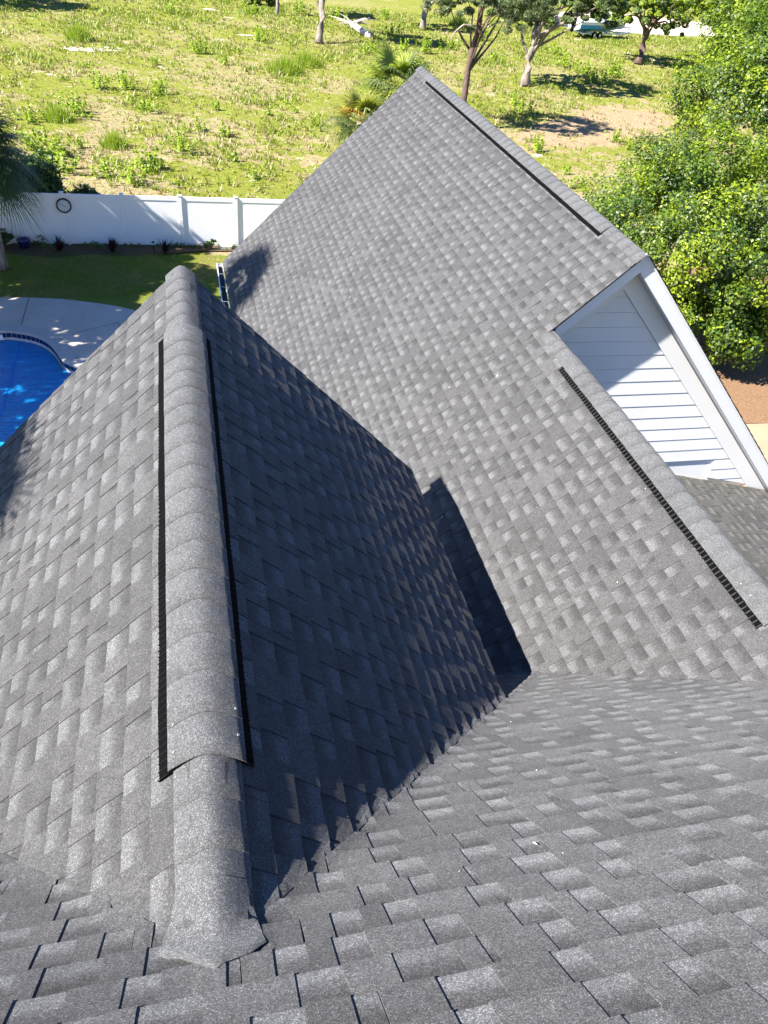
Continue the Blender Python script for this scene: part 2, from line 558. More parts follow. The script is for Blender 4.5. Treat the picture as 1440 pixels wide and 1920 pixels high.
deck('R1R', [P('R1R', X1 + g, YT + g), P('R1R', XE - .01, YT + XE - X1), P('R1R', XE - .01, Y1 - .02), P('R1R', X1 + g, Y1 - .02)])
deck('R1L', [P('R1L', X1 - g, YT + g), P('R1L', XL + .01, YT + X1 - XL), P('R1L', XL + .01, Y1 - .02), P('R1L', X1 - g, Y1 - .02)])
deck('R2L', [P('R2L', 0.715, 5.0), P('R2L', X3 - g, 2.03), P('R2L', X3 - g, Y2N + .02), P('R2L', X2 - g, Y2N + .02), P('R2L', X2 - g, Y2F - .02), P('R2L', 0.715, Y2F - .02)])
deck('R2R', [P('R2R', X2 + g, Y2N + .05), P('R2R', 7.6, Y2N + .05), P('R2R', 7.6, Y2F - .02), P('R2R', X2 + g, Y2F - .02)])
deck('R3R', [P('R3R', X3 + g, 2.04), P('R3R', 5.83, 4.2), P('R3R', 5.83, Y2N + .19), P('R3R', X3 + g, Y2N + .19)])
deck('LOW', [P('LOW', 5.81, 1.0), P('LOW', 9.2, 1.0), P('LOW', 9.2, Y2N + .19), P('LOW', 5.81, Y2N + .19)])

def variant_mesh(vi, mat, rh):
    key = (vi, mat.name)
    if key not in VM:
        V, F, UV = VAR[vi]
        VM[key] = mesh('shingle', V, F, [mat], uv=UV)
    return VM[key]
NIND = 300
for p in pieces[:NIND]:
    name, M, vi, data, size, mat, rh = p
    roof = roofs[name]
    if data is None:
        o = link('shingle', variant_mesh(vi, mat, rh), roof)
        o.matrix_local = M
    else:
        c = M.translation
        o = link('shingle', mesh('shingle', [v - c for v in data[0]], data[1], [mat], uv=data[2]), roof)
        o.location = c
Vs = []; Fs = []; Us = []; FMs = []; base = 0
VNP = [np.array(v[0]) for v in VAR]
for p in pieces[NIND:]:
    name, M, vi, data, size, mat, rh = p
    if data is None:
        m = np.array(M)
        W = VNP[vi] @ m[:3, :3].T + m[:3, 3]
        F, U = VAR[vi][1], VAR[vi][2]
    else:
        W = np.array([tuple(v) for v in data[0]]); F, U = data[1], data[2]
    Vs.append(W); Fs += [tuple(i + base for i in f) for f in F]; Us += list(U); base += len(W)
    FMs += [1 if mat is M_SHB else 0] * len(F)
me = mesh('shingles', np.vstack(Vs), Fs, [M_SH, M_SHB], FMs, uv=Us)
hlink('shingles', me, kind='stuff')

# ------------------------------------------------------------------ ridge vents and caps
def cap_profile(vent):
    r, c, hw = (0.072, 0.057, 0.125) if vent else (0.040, 0.0225, 0.108)
    xs = [hw * t for t in (-1, -0.82, -0.62, -0.42, -0.26, -0.12, 0, 0.12, 0.26, 0.42, 0.62, 0.82, 1)]
    return [(x, c - math.sqrt(x * x + r * r)) for x in xs]
def smooth_apply(P_, zf, r, lift):
    z2 = zf + lift
    d = abs(P_.z - z2)
    m = max(P_.z, z2)
    return Vector((P_.x, P_.y, m + ((r - d) ** 2 / (4 * r) if d < r else 0)))
def make_caps(xr, zr, y_start, y_end, step, vent0, vent1, drape=None, seed=0):
    """caps run from y_start (far) towards y_end (near); each near edge laps over the next one"""
    rr = random.Random(seed)
    y = y_start
    while y > y_end:
        yl = y - step * rr.uniform(0.97, 1.03)
        yn = max(yl, y_end)
        vent = vent1 - 0.02 <= (y + yn) / 2 <= vent0
        if vent and yn < vent1: yn = vent1
        ramp = 1.0
        if vent: ramp = min(1.0, (vent0 - yn) / 0.22 + 0.15)
        pa, pb = cap_profile(False), cap_profile(True)
        t = ramp if vent else 0
        prof = [((1 - t) * a[0] + t * b[0], (1 - t) * a[1] + t * b[1]) for a, b in zip(pa, pb)]
        sk = rr.uniform(-0.003, 0.003); sx = rr.uniform(-0.0012, 0.0012); hj = rr.uniform(-0.0004, 0.0004)
        vs = []; rows = []
        ys = [y + 0.05, y, (y + yn) / 2, yn]
        for j, yy in enumerate(ys):
            lift = (0.0005, 0.001, 0.0025, 0.0036)[j]
            for (x, z) in prof:
                q = Vector((xr + x + sx, yy + sk * (x / 0.11) * (j / 3) - 0.0, zr + z + lift + hj))
                if drape: q = drape(q, lift)
                vs.append(q)
        nprof = len(prof)
        top = len(vs)
        fs = [(j * nprof + i, (j + 1) * nprof + i, (j + 1) * nprof + i + 1, j * nprof + i + 1) for j in range(len(ys) - 1) for i in range(nprof - 1)]
        vs2 = [v - Vector((0, 0, 0.0045)) for v in vs]
        fs2 = [tuple(reversed([i + top for i in f])) for f in fs]
        edge = []
        L = len(ys) - 1
        for i in range(nprof - 1):
            edge.append((L * nprof + i, L * nprof + i + top, L * nprof + i + 1 + top, L * nprof + i + 1))
        for j in range(L):
            edge.append((j * nprof, j * nprof + top, (j + 1) * nprof + top, (j + 1) * nprof))
            edge.append(((j + 1) * nprof + nprof - 1, (j + 1) * nprof + nprof - 1 + top, j * nprof + nprof - 1 + top, j * nprof + nprof - 1))
        me = mesh('ridge_cap_shingle', vs + vs2, fs + fs2 + edge, [M_CAP], smooth=False)
        me.polygons.foreach_set('use_smooth', [True] * len(fs) + [False] * (len(fs2) + len(edge)))
        hlink('ridge_cap_shingle', me)
        if vent and yn == vent1: y = vent1 + 0.05
        else: y = yn
        if vent and yn == vent1:
            y = vent1 + 0.03
            vent1 = 99; vent0 = -99
def drape_R0(q, lift):
    d = abs((Z0 - q.y) - (Z1 - abs(q.x - X1)))
    zf = Z0 - q.y + 0.016 + (max(0.0, min(1.0, (q.y - YT + 0.04) / 0.14)) * (RV - d) ** 2 / (4 * RV) if d < RV else 0)
    return smooth_apply(q, zf, 0.02, lift)
make_caps(X1, Z1, Y1 + 0.01, YT + 0.10, 0.172, 4.36, 1.385, drape_R0, 3)
# last piece: a cap trimmed to a point and pressed down on to the near roof
def last_cap():
    vs = []; xs = [-0.15, -0.12, -0.09, -0.05, -0.02, 0, 0.02, 0.05, 0.085, 0.11, 0.128]; rows = 7
    for j in range(rows):
        t = j / (rows - 1)
        for x in xs:
            near = YT - 0.045 + (0.62 if x < 0 else 0.42) * abs(x) + 0.006 * math.sin(x * 60)
            yy = (YT + 0.22) * (1 - t) + near * t
            r, c = 0.036, 0.026
            xw = x * (0.72 + 0.28 * t)
            q = Vector((X1 + xw, yy, Z1 + c - math.sqrt(xw * xw + r * r)))
            lift = 0.0025 + 0.002 * t
            vs.append(drape_R0(q, lift))
    n = len(xs)
    fs = [(j * n + i, (j + 1) * n + i, (j + 1) * n + i + 1, j * n + i + 1) for j in range(rows - 1) for i in range(n - 1)]
    k = len(vs)
    vs2 = [v - Vector((0, 0, 0.008)) for v in vs]
    fs2 = [tuple(reversed([i + k for i in f])) for f in fs]
    ed = [((rows - 1) * n + i, (rows - 1) * n + i + k, (rows - 1) * n + i + 1 + k, (rows - 1) * n + i + 1) for i in range(n - 1)]
    me = mesh('ridge_cap_shingle', vs + vs2, fs + fs2 + ed, [M_CAP])
    me.polygons.foreach_set('use_smooth', [True] * len(fs) + [False] * (len(fs2) + len(ed)))
    hlink('ridge_cap_shingle', me)
last_cap()
make_caps(X2, Z2, Y2F + 0.01, Y2N - 0.012, 0.172, 14.65, 7.36, None, 4)
def drape_R0b(q, lift):
    return smooth_apply(q, Z0 - q.y + 0.008, 0.05, lift)
make_caps(X3, Z3, Y2N - 0.03, 2.0, 0.165, 6.02, 2.60, drape_R0b, 5)

def make_vent(xr, zr, ya, yb, fin, fm=None):
    for s in (-1, 1):
        m = MB()
        x0, x1 = 0.075, (0.150 if s < 0 else 0.141) if fin < .004 and ya < 6 else (0.137 if ya > 6.5 else 0.145)
        h = 0.013
        def pt(x, hh, y):
            z = -x + hh * math.sqrt(2) * 0.5; xx = x + hh * math.sqrt(2) * 0.5
            return (xr + s * xx, y, zr + z + 0.006)
        n = int((ya - yb) / 0.25)
        for i in range(n):
            a = ya - (ya - yb) * i / n; b = ya - (ya - yb) * (i + 1) / n
            j0 = 0.003 * math.sin(a * 9.1 + s); j1 = 0.003 * math.sin(b * 9.1 + s)
            q = [pt(x0, 0, a), pt(x1 + j0, 0, a), pt(x1 + j0, h * .8, a), pt(x0, h, a), pt(x0, 0, b), pt(x1 + j1, 0, b), pt(x1 + j1, h * .8, b), pt(x0, h, b)]
            m.add(q, [(0, 1, 2, 3), (7, 6, 5, 4), (1, 5, 6, 2), (2, 6, 7, 3), (0, 4, 5, 1)])
        y = ya - 0.01
        while y > yb:
            q = [pt(x1 - 0.030, h * .95, y), pt(x1 + 0.0035, h * .83, y), pt(x1 + 0.0035, 0, y), pt(x1 - 0.030, 0, y)]
            q2 = [(p[0], p[1] - fin, p[2]) for p in q]
            m.add([(p[0], p[1], p[2] + 0.0012) for p in q + q2], [(0, 1, 5, 4), (1, 2, 6, 5), (0, 3, 2, 1), (4, 5, 6, 7)], 1)
            y -= 0.03 if fin < 0.004 else 0.042
        me = mesh('ridge_vent', m.v, m.f, [M_VENT, fm or M_VENT2], m.m)
        hlink('ridge_vent', me)
make_vent(X1, Z1, 4.34, 1.388, 0.0012, M_VENT3)
make_vent(X2, Z2, 14.60, 7.37, 0.0014, M_VENT3)
make_vent(X3, Z3, 6.00, 2.62, 0.009)

def nail(x, y, z, n):
    m = MB()
    m.tube([Vector((x, y, z)) - n * 0.002, Vector((x, y, z)) + n * 0.0018], 0.0048, 8)
    me = mesh('nail', m.v, m.f, [M_NAIL])
    hlink('nail', me)
nr = V3((S2, 0, S2)); nl = V3((-S2, 0, S2))
for (dx, y) in ((0.105, 1.58), (0.106, 1.475), (-0.104, 1.545), (-0.104, 1.44)):
    z = Z1 + 0.057 - math.sqrt(dx * dx + 0.00518) + 0.006
    nail(X1 + dx, y, z, nr if dx > 0 else nl)
for (dx, y) in ((-0.09, 2.95), (-0.088, 2.84)):
    z = Z3 + 0.057 - math.sqrt(dx * dx + 0.00518) + 0.008
    nail(X3 + dx, y, z, nl)

# small litter lying on the shingles
M_CHIP = simple('pale_chip', (0.55, 0.52, 0.46), 0.7)
M_TWIG = simple('brown_litter', (0.10, 0.06, 0.03), 0.8)
rr = random.Random(21)
b = MB()
for i in range(70):
    nm = rr.choice(['R0', 'R2L', 'R2L', 'R2L', 'R0'])
    if nm == 'R0': x, y = rr.uniform(.6, 3.0), rr.uniform(.5, 3.0)
    else: x, y = rr.uniform(2.2, 3.6), rr.uniform(2.6, 12)
    if nm == 'R0' and (x + y > 5.5 or y - YT > x - X1 - .15): continue
    if nm == 'R2L' and x + y < 5.8: continue
    n_ = FR[nm]['n']; c = Vector((x, y, pz(nm, x, y))) + n_ * .012
    sz = rr.uniform(.002, .006) * (1.4 if nm == 'R2L' else 1)
    t1 = FR[nm]['u'] * math.cos(i) + FR[nm]['d'] * math.sin(i); t2 = n_.cross(t1)
    L_ = rr.choice([1, 1, 3])
    p = [c - t1 * sz * L_, c + t2 * sz * .7, c + t1 * sz * L_, c - t2 * sz * .7, c + n_ * sz * .7]
    b.add(p, [(0, 1, 4), (1, 2, 4), (2, 3, 4), (3, 0, 4)], rr.choice([0, 0, 1]))
o = b.build('litter', [M_CHIP, M_TWIG], None, kind='stuff', label='tiny pale chips and twigs lying on the roof shingles', cat='litter')

# ------------------------------------------------------------------ gable wall with lap siding, frieze, soffit, fascia
def clip2(poly, a, b, c):
    """keep a*x+b*z <= c"""
    out = []
    for i in range(len(poly)):
        p, q = poly[i], poly[(i + 1) % len(poly)]
        dp, dq = a * p[0] + b * p[1] - c, a * q[0] + b * q[1] - c
        if dp <= 0: out.append(p)
        if dp * dq < 0:
            t = dp / (dp - dq); out.append((p[0] + (q[0] - p[0]) * t, p[1] + (q[1] - p[1]) * t))
    return out
YW = Y2N + 0.228
wm = MB()
wp = [(3.6, -12), (9.2, -12), (9.2, -2), (3.6, -2)]
wp = clip2(wp, 1, 1, X2 + Z2 - 0.06)
wp = clip2(wp, -1, 1, Z2 - X2 - 0.06)
wm.prism([(x, YW + 0.03, z) for x, z in wp], lambda p: p, lambda p: (p[0], p[1] + 0.12, p[2]))
wall = hlink('wall', mesh('wall', wm.v, wm.f, [M_SIDE], wm.m))
SX = 1.38
for k in range(-1, 16):
    zt = -3.342 + 0.1755 - 0.1755 * k; zb = zt - 0.1755
    poly = [(3.6, zb + 0.003), (8.2, zb + 0.003), (8.2, zt - 0.003), (3.6, zt - 0.003)]
    poly = clip2(poly, 1, 1, SX)
    poly = clip2(poly, -1, 1, SX - 2 * X2)
    poly = clip2(poly, -1, -1, -(X3 + Z3) - 0.02)
    bot = 0.05 + (0.06 if k in (12, 13) else 0.0)
    poly = clip2(poly, -0.237, -1, 5.58 - 0.237 * 5.81 - (0.015 if k < 13 else 0.02))
    if k >= 13: poly = clip2(poly, -1, 0, -6.62)
    if len(poly) < 3: continue
    b = MB()
    fr_ = lambda p: (p[0], YW + 0.012 - 0.006 * (zt - p[2]) / 0.1755, p[2])
    b.prism([(x, 0, z) for x, z in poly], fr_, lambda p: (p[0], YW + 0.028, p[2]))
    me = mesh('siding_board', b.v, [tuple(reversed(f)) for f in b.f], [M_SIDE])
    o = link('siding_board', me, wall)
# frieze boards under the rakes (on the wall)
def rake_board(name, side, top_off, bot_off, y0, y1, xlo, xhi, mat, xin=None, parent=None):
    # side +1: right rake (x+z = c); -1: left rake
    poly = [(xlo, -9), (xhi, -9), (xhi, 0), (xlo, 0)]
    c = X2 + Z2 if side > 0 else Z2 - X2
    poly = clip2(poly, side, 1, c - top_off)
    poly = clip2(poly, -side, -1, -(c - bot_off))
    poly = clip2(poly, -side, 0, -side * X2)
    if name == 'fascia_board' and side > 0: poly = clip2(poly, -1, 0, -(X2 + 0.0015))
    b = MB()
    b.prism([(x, 0, z) for x, z in poly], lambda p: (p[0], y0, p[2]), lambda p: (p[0], y1, p[2]))
    me = mesh(name, b.v, b.f, [mat])
    return hlink(name, me)
rake_board('frieze_board', 1, 0.212, 0.475, YW - 0.012, YW + 0.027, X2, 9.0, M_WHITE)
rake_board('frieze_board', -1, 0.212, 0.475, YW - 0.012, YW + 0.027, 3.72, X2, M_WHITE)
rake_board('fascia_board', 1, 0.022, 0.205, Y2N + 0.030, Y2N + 0.050, X2, 9.0, M_WHITE)
rake_board('fascia_board', -1, 0.022, 0.205, Y2N + 0.030, Y2N + 0.050, 3.69, X2, M_WHITE)
rake_board('soffit', 1, 0.190, 0.208, Y2N + 0.052, YW + 0.026, X2, 9.0, M_WHITE)
rake_board('soffit', -1, 0.190, 0.208, Y2N + 0.052, YW + 0.026, 3.75, X2, M_WHITE)
# thin drip edge over the fascia
rake_board('drip_edge', 1, 0.004, 0.03, Y2N + 0.022, Y2N + 0.029, X2, 7.62, M_GUT)
rake_board('drip_edge', -1, 0.006, 0.03, Y2N + 0.022, Y2N + 0.029, 3.69, X2, M_GUT)
b = MB()
b.prism([(6.86, 0, -5.975), (7.44, 0, -5.975), (7.40, 0, -6.05), (6.98, 0, -6.03)], lambda p: (p[0], YW - 0.006, p[2] + 0.02), lambda p: (p[0], YW + 0.02, p[2] + 0.02))
hlink('trim_board', mesh('trim_board', b.v, b.f, [M_PLY]))

# other walls
def quadwall(name, pts, th_vec, mat=M_SIDE):
    b = MB(); n = len(pts)
    b.prism(pts, lambda p: p, lambda p: tuple(Vector(p) + Vector(th_vec)))
    return hlink(name, mesh(name, b.v, b.f, [mat]))
quadwall('wall', [(X1 - 1.6, 4.85, GROUND), (X1 + 1.6, 4.85, GROUND), (X1 + 1.6, 4.85, Z1 - 1.66), (X1, 4.85, Z1 - .06), (X1 - 1.6, 4.85, Z1 - 1.66)], (0, -.12, 0))
quadwall('wall', [(1.55, 2.9, GROUND), (1.55, 4.73, GROUND), (1.55, 4.73, Z1 - 1.68), (1.55, 2.9, Z1 - 1.68)], (-.12, 0, 0))
quadwall('wall', [(-1.65, 2.6, GROUND), (-1.65, 4.73, GROUND), (-1.65, 4.73, Z1 - 1.68), (-1.65, 2.6, Z1 - 1.68)], (.12, 0, 0))
quadwall('wall', [(1.05, 4.9, GROUND), (1.05, 15.1, GROUND), (1.05, 15.1, -6.1), (1.05, 4.9, -6.1)], (.12, 0, 0))
quadwall('wall', [(1.18, 15.1, GROUND), (7.3, 15.1, GROUND), (7.3, 15.1, Z2 - 2.95), (X2, 15.1, Z2 - .08), (1.18, 15.1, Z2 - (X2 - 1.18) - .08)], (0, -.12, 0))
quadwall('wall', [(-3.2, 2.5, GROUND), (-1.66, 2.5, GROUND), (-1.66, 2.5, -4.0), (-3.2, 2.5, -4.0)], (0, -.12, 0))

# eave edge board of the front gable (R1 right) – narrow light starter edge
b = MB()
b.prism([(XE + .004, YT + XE - X1 - .02, EAVE1 - .004), (XE + .004, Y1 - .01, EAVE1 - .004), (XE - .004, Y1 - .01, EAVE1 - .06), (XE - .004, YT + XE - X1 - .02, EAVE1 - .06)], lambda p: p, lambda p: (p[0] - .02, p[1], p[2] - .005))
hlink('fascia_board', mesh('fascia_board', b.v, b.f, [M_WHITE]))

# gutter
b = MB()
xe = 0.70; ze = Z2 - (X2 - xe) - 0.03
prof = [(xe - .005, ze), (xe - .005, ze - .11), (xe - .085, ze - .11), (xe - .115, ze - .03), (xe - .115, ze - .005), (xe - .128, ze - .005), (xe - .128, ze + .002), (xe - .108, ze + .002), (xe - .108, ze - .03), (xe - .08, ze - .10), (xe - .012, ze - .10), (xe - .012, ze)]
n = len(prof); ya, yb = Y2F - .01, 6.2
vs = [(x, ya, z) for x, z in prof] + [(x, yb, z) for x, z in prof]
fs = [(i, i + n, (i + 1) % n + n, (i + 1) % n) for i in range(n)]
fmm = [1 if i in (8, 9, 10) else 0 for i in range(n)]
gutter = hlink('gutter', mesh('gutter', vs, fs, [M_GUT, M_GUTIN], fmm))
b = MB()
b.add([(x, ya, z) for x, z in prof[:6]], [(0, 1, 2, 3, 4, 5)])
b.build('gutter_end_cap', [M_GUT], gutter)
hm = MB(); hm.box(xe - .118, xe + .0, -.007, .007, ze - .006, ze - .002)
hme = mesh('gutter_hanger', hm.v, hm.f, [M_GUT])
for y in (15.25, 14.86, 14.25, 13.6, 12.95, 12.3, 11.65, 11.0):
    o = link('gutter_hanger', hme, gutter); o.location = (0, y, 0)

# ------------------------------------------------------------------ ground
FY = 29.907     # fence line
def ground_mat():
    t = NT('sandy_lot')
    g_ = t.n('NewGeometry'); pos = g_.outputs['Position']
    a = t.noise(pos, 0.16, 6, 0.6); b_ = t.noise(pos, 1.1, 6, 0.7); c = t.noise(pos, 7.0, 5, 0.7)
    gfac = t.math('ADD', t.math('MULTIPLY', a.outputs[0], 1.1), t.math('MULTIPLY', b_.outputs[0], 0.9))
    gf = t.ramp(gfac, [(0.93, 0.0), (1.05, 0.55), (1.2, 1.0)])
    sx = t.n('SeparateXYZ'); t.l(pos, sx.inputs[0])
    far = t.ramp(t.math('MULTIPLY', sx.outputs[1], 0.01), [(0.40, 0.0), (0.62, 0.30), (0.85, 0.55)])
    gf2 = t.math('ADD', gf.outputs[0], far.outputs[0])
    dry = t.ramp(c.outputs[0], [(0.25, (0.17, 0.135, 0.065)), (0.5, (0.29, 0.235, 0.125)), (0.75, (0.44, 0.37, 0.22))])
    grn = t.ramp(c.outputs[0], [(0.25, (0.09, 0.11, 0.015)), (0.5, (0.18, 0.20, 0.030)), (0.75, (0.28, 0.285, 0.06))])
    col = t.mix(t.math('MINIMUM', gf2, 1.0), dry.outputs[0], grn.outputs[0])
    sp = t.noise(pos, 0.42, 6, 0.72)
    sandf = t.ramp(sp.outputs[0], [(0.635, 0.0), (0.67, 0.9)])
    col = t.mix(sandf.outputs[0], col, (0.62, 0.54, 0.43))
    # worn sandy track between the trees
    mp = t.n('Mapping', vector_type='TEXTURE'); mp.inputs['Location'].default_value = (28.5, 52.5, GROUND); mp.inputs['Rotation'].default_value = (0, 0, R(40)); mp.inputs['Scale'].default_value = (13, 3.6, 50)
    t.l(pos, mp.inputs[0])
    ln = t.n('VectorMath', operation='LENGTH'); t.l(mp.outputs[0], ln.inputs[0])
    tw = t.noise(pos, 0.55, 6, 0.7)
    tf = t.ramp(t.math('ADD', ln.outputs['Value'], t.math('MULTIPLY', t.math('SUBTRACT', tw.outputs[0], 0.5), 2.2)), [(0.75, 0.9), (1.0, 0.0)])
    trk = t.ramp(c.outputs[0], [(0.25, (0.20, 0.13, 0.08)), (0.75, (0.46, 0.34, 0.22))])
    col = t.mix(tf.outputs[0], col, trk.outputs[0])
    t.l(col, t.p.inputs['Base Color'])
    t.p.inputs['Roughness'].default_value = 0.95
    t.p.inputs['Specular IOR Level'].default_value = 0.1
    h = t.noise(pos, 3.0, 8, 0.75)
    t.bump(h.outputs[0], 0.9, 0.18)
    return t.m
M_FIELD = ground_mat()

def lawn_mat():
    t = NT('mown_lawn')
    g_ = t.n('NewGeometry'); pos = g_.outputs['Position']
    a = t.noise(pos, 0.55, 5, 0.6); c = t.noise(pos, 45, 4, 0.7)
    g1 = t.ramp(c.outputs[0], [(0.25, (0.075, 0.115, 0.010)), (0.75, (0.20, 0.27, 0.030))])
    g2 = t.ramp(c.outputs[0], [(0.25, (0.14, 0.125, 0.035)), (0.75, (0.30, 0.25, 0.08))])
    f = t.ramp(a.outputs[0], [(0.40, 0.0), (0.60, 0.85)])
    col = t.mix(f.outputs[0], g1.outputs[0], g2.outputs[0])
    t.l(col, t.p.inputs['Base Color']); t.p.inputs['Roughness'].default_value = 0.95
    t.p.inputs['Specular IOR Level'].default_value = 0.1
    t.bump(c.outputs[0], 0.8, 0.04)
    return t.m
def soil_mat(name, c1, c2, sc):
    t = NT(name)
    g_ = t.n('NewGeometry'); pos = g_.outputs['Position']
    c = t.noise(pos, sc, 6, 0.75)
    r = t.ramp(c.outputs[0], [(0.3, c1), (0.7, c2)])
    t.l(r.outputs[0], t.p.inputs['Base Color']); t.p.inputs['Roughness'].default_value = 0.95
    t.p.inputs['Specular IOR Level'].default_value = 0.1
    t.bump(c.outputs[0], 0.8, 0.03)
    return t.m
M_LAWN = lawn_mat()
M_SOIL = soil_mat('bed_soil', (0.05, 0.035, 0.02), (0.17, 0.12, 0.07), 14)
M_MULCH = soil_mat('pine_straw', (0.08, 0.040, 0.020), (0.33, 0.21, 0.12), 24)
M_SAND = soil_mat('bright_sand', (0.42, 0.35, 0.26), (0.62, 0.55, 0.45), 6)
def concrete_mat(name, c1, c2):
    t = NT(name)
    g_ = t.n('NewGeometry'); pos = g_.outputs['Position']
    a = t.noise(pos, 1.3, 7, 0.7); c = t.noise(pos, 40, 3, 0.6)
    r = t.ramp(a.outputs[0], [(0.3, c1), (0.7, c2)])
    v = t.noise(pos, 4.0, 2, 0.4)
    s = t.ramp(v.outputs[0], [(0.24, 0.72), (0.32, 1.0)])
    col = t.mix(1.0, r.outputs[0], s.outputs[0], 'MULTIPLY')
    t.l(col, t.p.inputs['Base Color']); t.p.inputs['Roughness'].default_value = 0.85
    t.bump(c.outputs[0], 0.3, 0.004)
    return t.m
M_CONC = concrete_mat('pool_deck_concrete', (0.44, 0.38, 0.31), (0.54, 0.475, 0.40))
M_COPE = concrete_mat('coping_concrete', (0.38, 0.35, 0.31), (0.47, 0.43, 0.39))
M_DRIVE = concrete_mat('driveway_concrete', (0.25, 0.195, 0.12), (0.33, 0.26, 0.17))

def sheet(name, poly, z, mat, kind='structure', hole=None):
    bm = bmesh.new()
    vs = [bm.verts.new((x, y, z)) for x, y in poly]
    es = [bm.edges.new((vs[i], vs[(i + 1) % len(vs)])) for i in range(len(vs))]
    if hole:
        hv = [bm.verts.new((x, y, z)) for x, y in hole]
        es += [bm.edges.new((hv[i], hv[(i + 1) % len(hv)])) for i in range(len(hv))]
        bmesh.ops.triangle_fill(bm, use_beauty=True, edges=es)
    else:
        bm.faces.new(vs)
    bmesh.ops.recalc_face_normals(bm, faces=bm.faces)
    for f in bm.faces:
        if f.normal.z < 0: f.normal_flip()
    me = bpy.data.meshes.new(name); bm.to_mesh(me); bm.free()
    me.materials.append(mat)
    return link(name, me, kind=kind)

def smoothclosed(pts, n=8):
    out = []
    N = len(pts)
    for i in range(N):
        p0, p1, p2, p3 = [Vector(pts[(i + j - 1) % N]) for j in range(4)]
        for k in range(n):
            t = k / n
            out.append(tuple(0.5 * ((2 * p1) + (-p0 + p2) * t + (2 * p0 - 5 * p1 + 4 * p2 - p3) * t * t + (-p0 + 3 * p1 - 3 * p2 + p3) * t ** 3)))
    return out
pool = smoothclosed([(-5.69, 22.93), (-5.14, 22.86), (-4.62, 22.60), (-4.26, 22.22), (-3.99, 21.73), (-3.78, 21.19), (-3.61, 20.94), (-3.27, 20.64), (-2.75, 20.1), (-2.55, 18.9), (-2.9, 17.4), (-3.9, 16.3), (-5.5, 15.8), (-7.4, 16.2), (-8.8, 17.6), (-9.2, 19.5), (-8.6, 21.4), (-7.4, 22.6)], 6)
def offset(poly, d):
    out = []; N = len(poly)
    for i in range(N):
        a, b_, c = Vector(poly[i - 1]), Vector(poly[i]), Vector(poly[(i + 1) % N])
        t = (c - a).normalized(); nrm = Vector((t.y, -t.x))
        out.append(tuple(b_ + nrm * d))
    return out
area = sum(pool[i][0] * pool[(i + 1) % len(pool)][1] - pool[(i + 1) % len(pool)][0] * pool[i][1] for i in range(len(pool)))
sg = 1 if area > 0 else -1
cope_out = offset(pool, 0.44 * sg)
_g = sheet('ground', [(-900, -300), (900, -300), (900, 2200), (-900, 2200)], GROUND - .06, M_FIELD, hole=offset(pool, 0.25 * sg))
_g['label'] = 'sandy vacant lot with dry grass and weeds'
deckp = [(-12.5, 24.2), (-9, 25.0), (-7, 25.25), (-6.03, 25.30), (-5.68, 25.32), (-5.16, 25.3), (-4.11, 25.19), (-3.13, 24.91), (-2.41, 24.66), (-1.8, 24.34), (-0.9, 23.7), (0.1, 22.6), (0.7, 21.0), (0.95, 18.0), (1.04, 15.2), (1.04, 6), (-12.5, 6)]
house_gap = [(-30, -30), (40, -30)]
lawn_hole = deckp
sheet('lawn', [(-22, 2), (-12.6, 2), (-12.6, 24.3), (-9, 25.05), (-7, 25.30), (-5.16, 25.35), (-4.11, 25.24), (-3.13, 24.96), (-2.41, 24.70), (-1.75, 24.38), (-0.85, 23.72), (0.15, 22.62), (0.75, 21.0), (1.0, 18.0), (1.08, 15.3), (12, 15.3), (12, 29.0), (-22, 29.0)], GROUND - 0.012, M_LAWN)
sheet('garden_bed', [(-22, 29.0), (-7, 29.0), (-5.5, 28.75), (-4.5, 28.6), (-3.5, 28.95), (-2.0, 28.8), (-1, 29.05), (0.5, 29.4), (2.5, 29.5), (12, 29.5), (12, FY + .3), (-22, FY + .3)], GROUND - 0.006, M_SOIL)
sheet('pool_deck', deckp, GROUND, M_CONC, hole=offset(pool, 0.43 * sg))
# control joints as narrow dark strips laid on the deck
M_JOINT = simple('joint_dark', (0.06, 0.055, 0.05), 0.9)
jm = MB()
def strip(m, a, b_, wd, z):
    a, b_ = Vector(a), Vector(b_); t = (b_ - a).normalized(); n_ = Vector((-t.y, t.x)) * wd / 2
    m.add([(*(a - n_), z), (*(b_ - n_), z), (*(b_ + n_), z), (*(a + n_), z)], [(0, 1, 2, 3)])
strip(jm, (-5.14, 25.28), (-5.14, 23.36), 0.022, GROUND + .004)
strip(jm, (-3.62, 22.72), (-2.32, 23.44), 0.02, GROUND + .004)
strip(jm, (-2.32, 23.44), (-1.9, 22.7), 0.02, GROUND + .004)
jm.build('deck_joint', [M_JOINT], kind='structure')

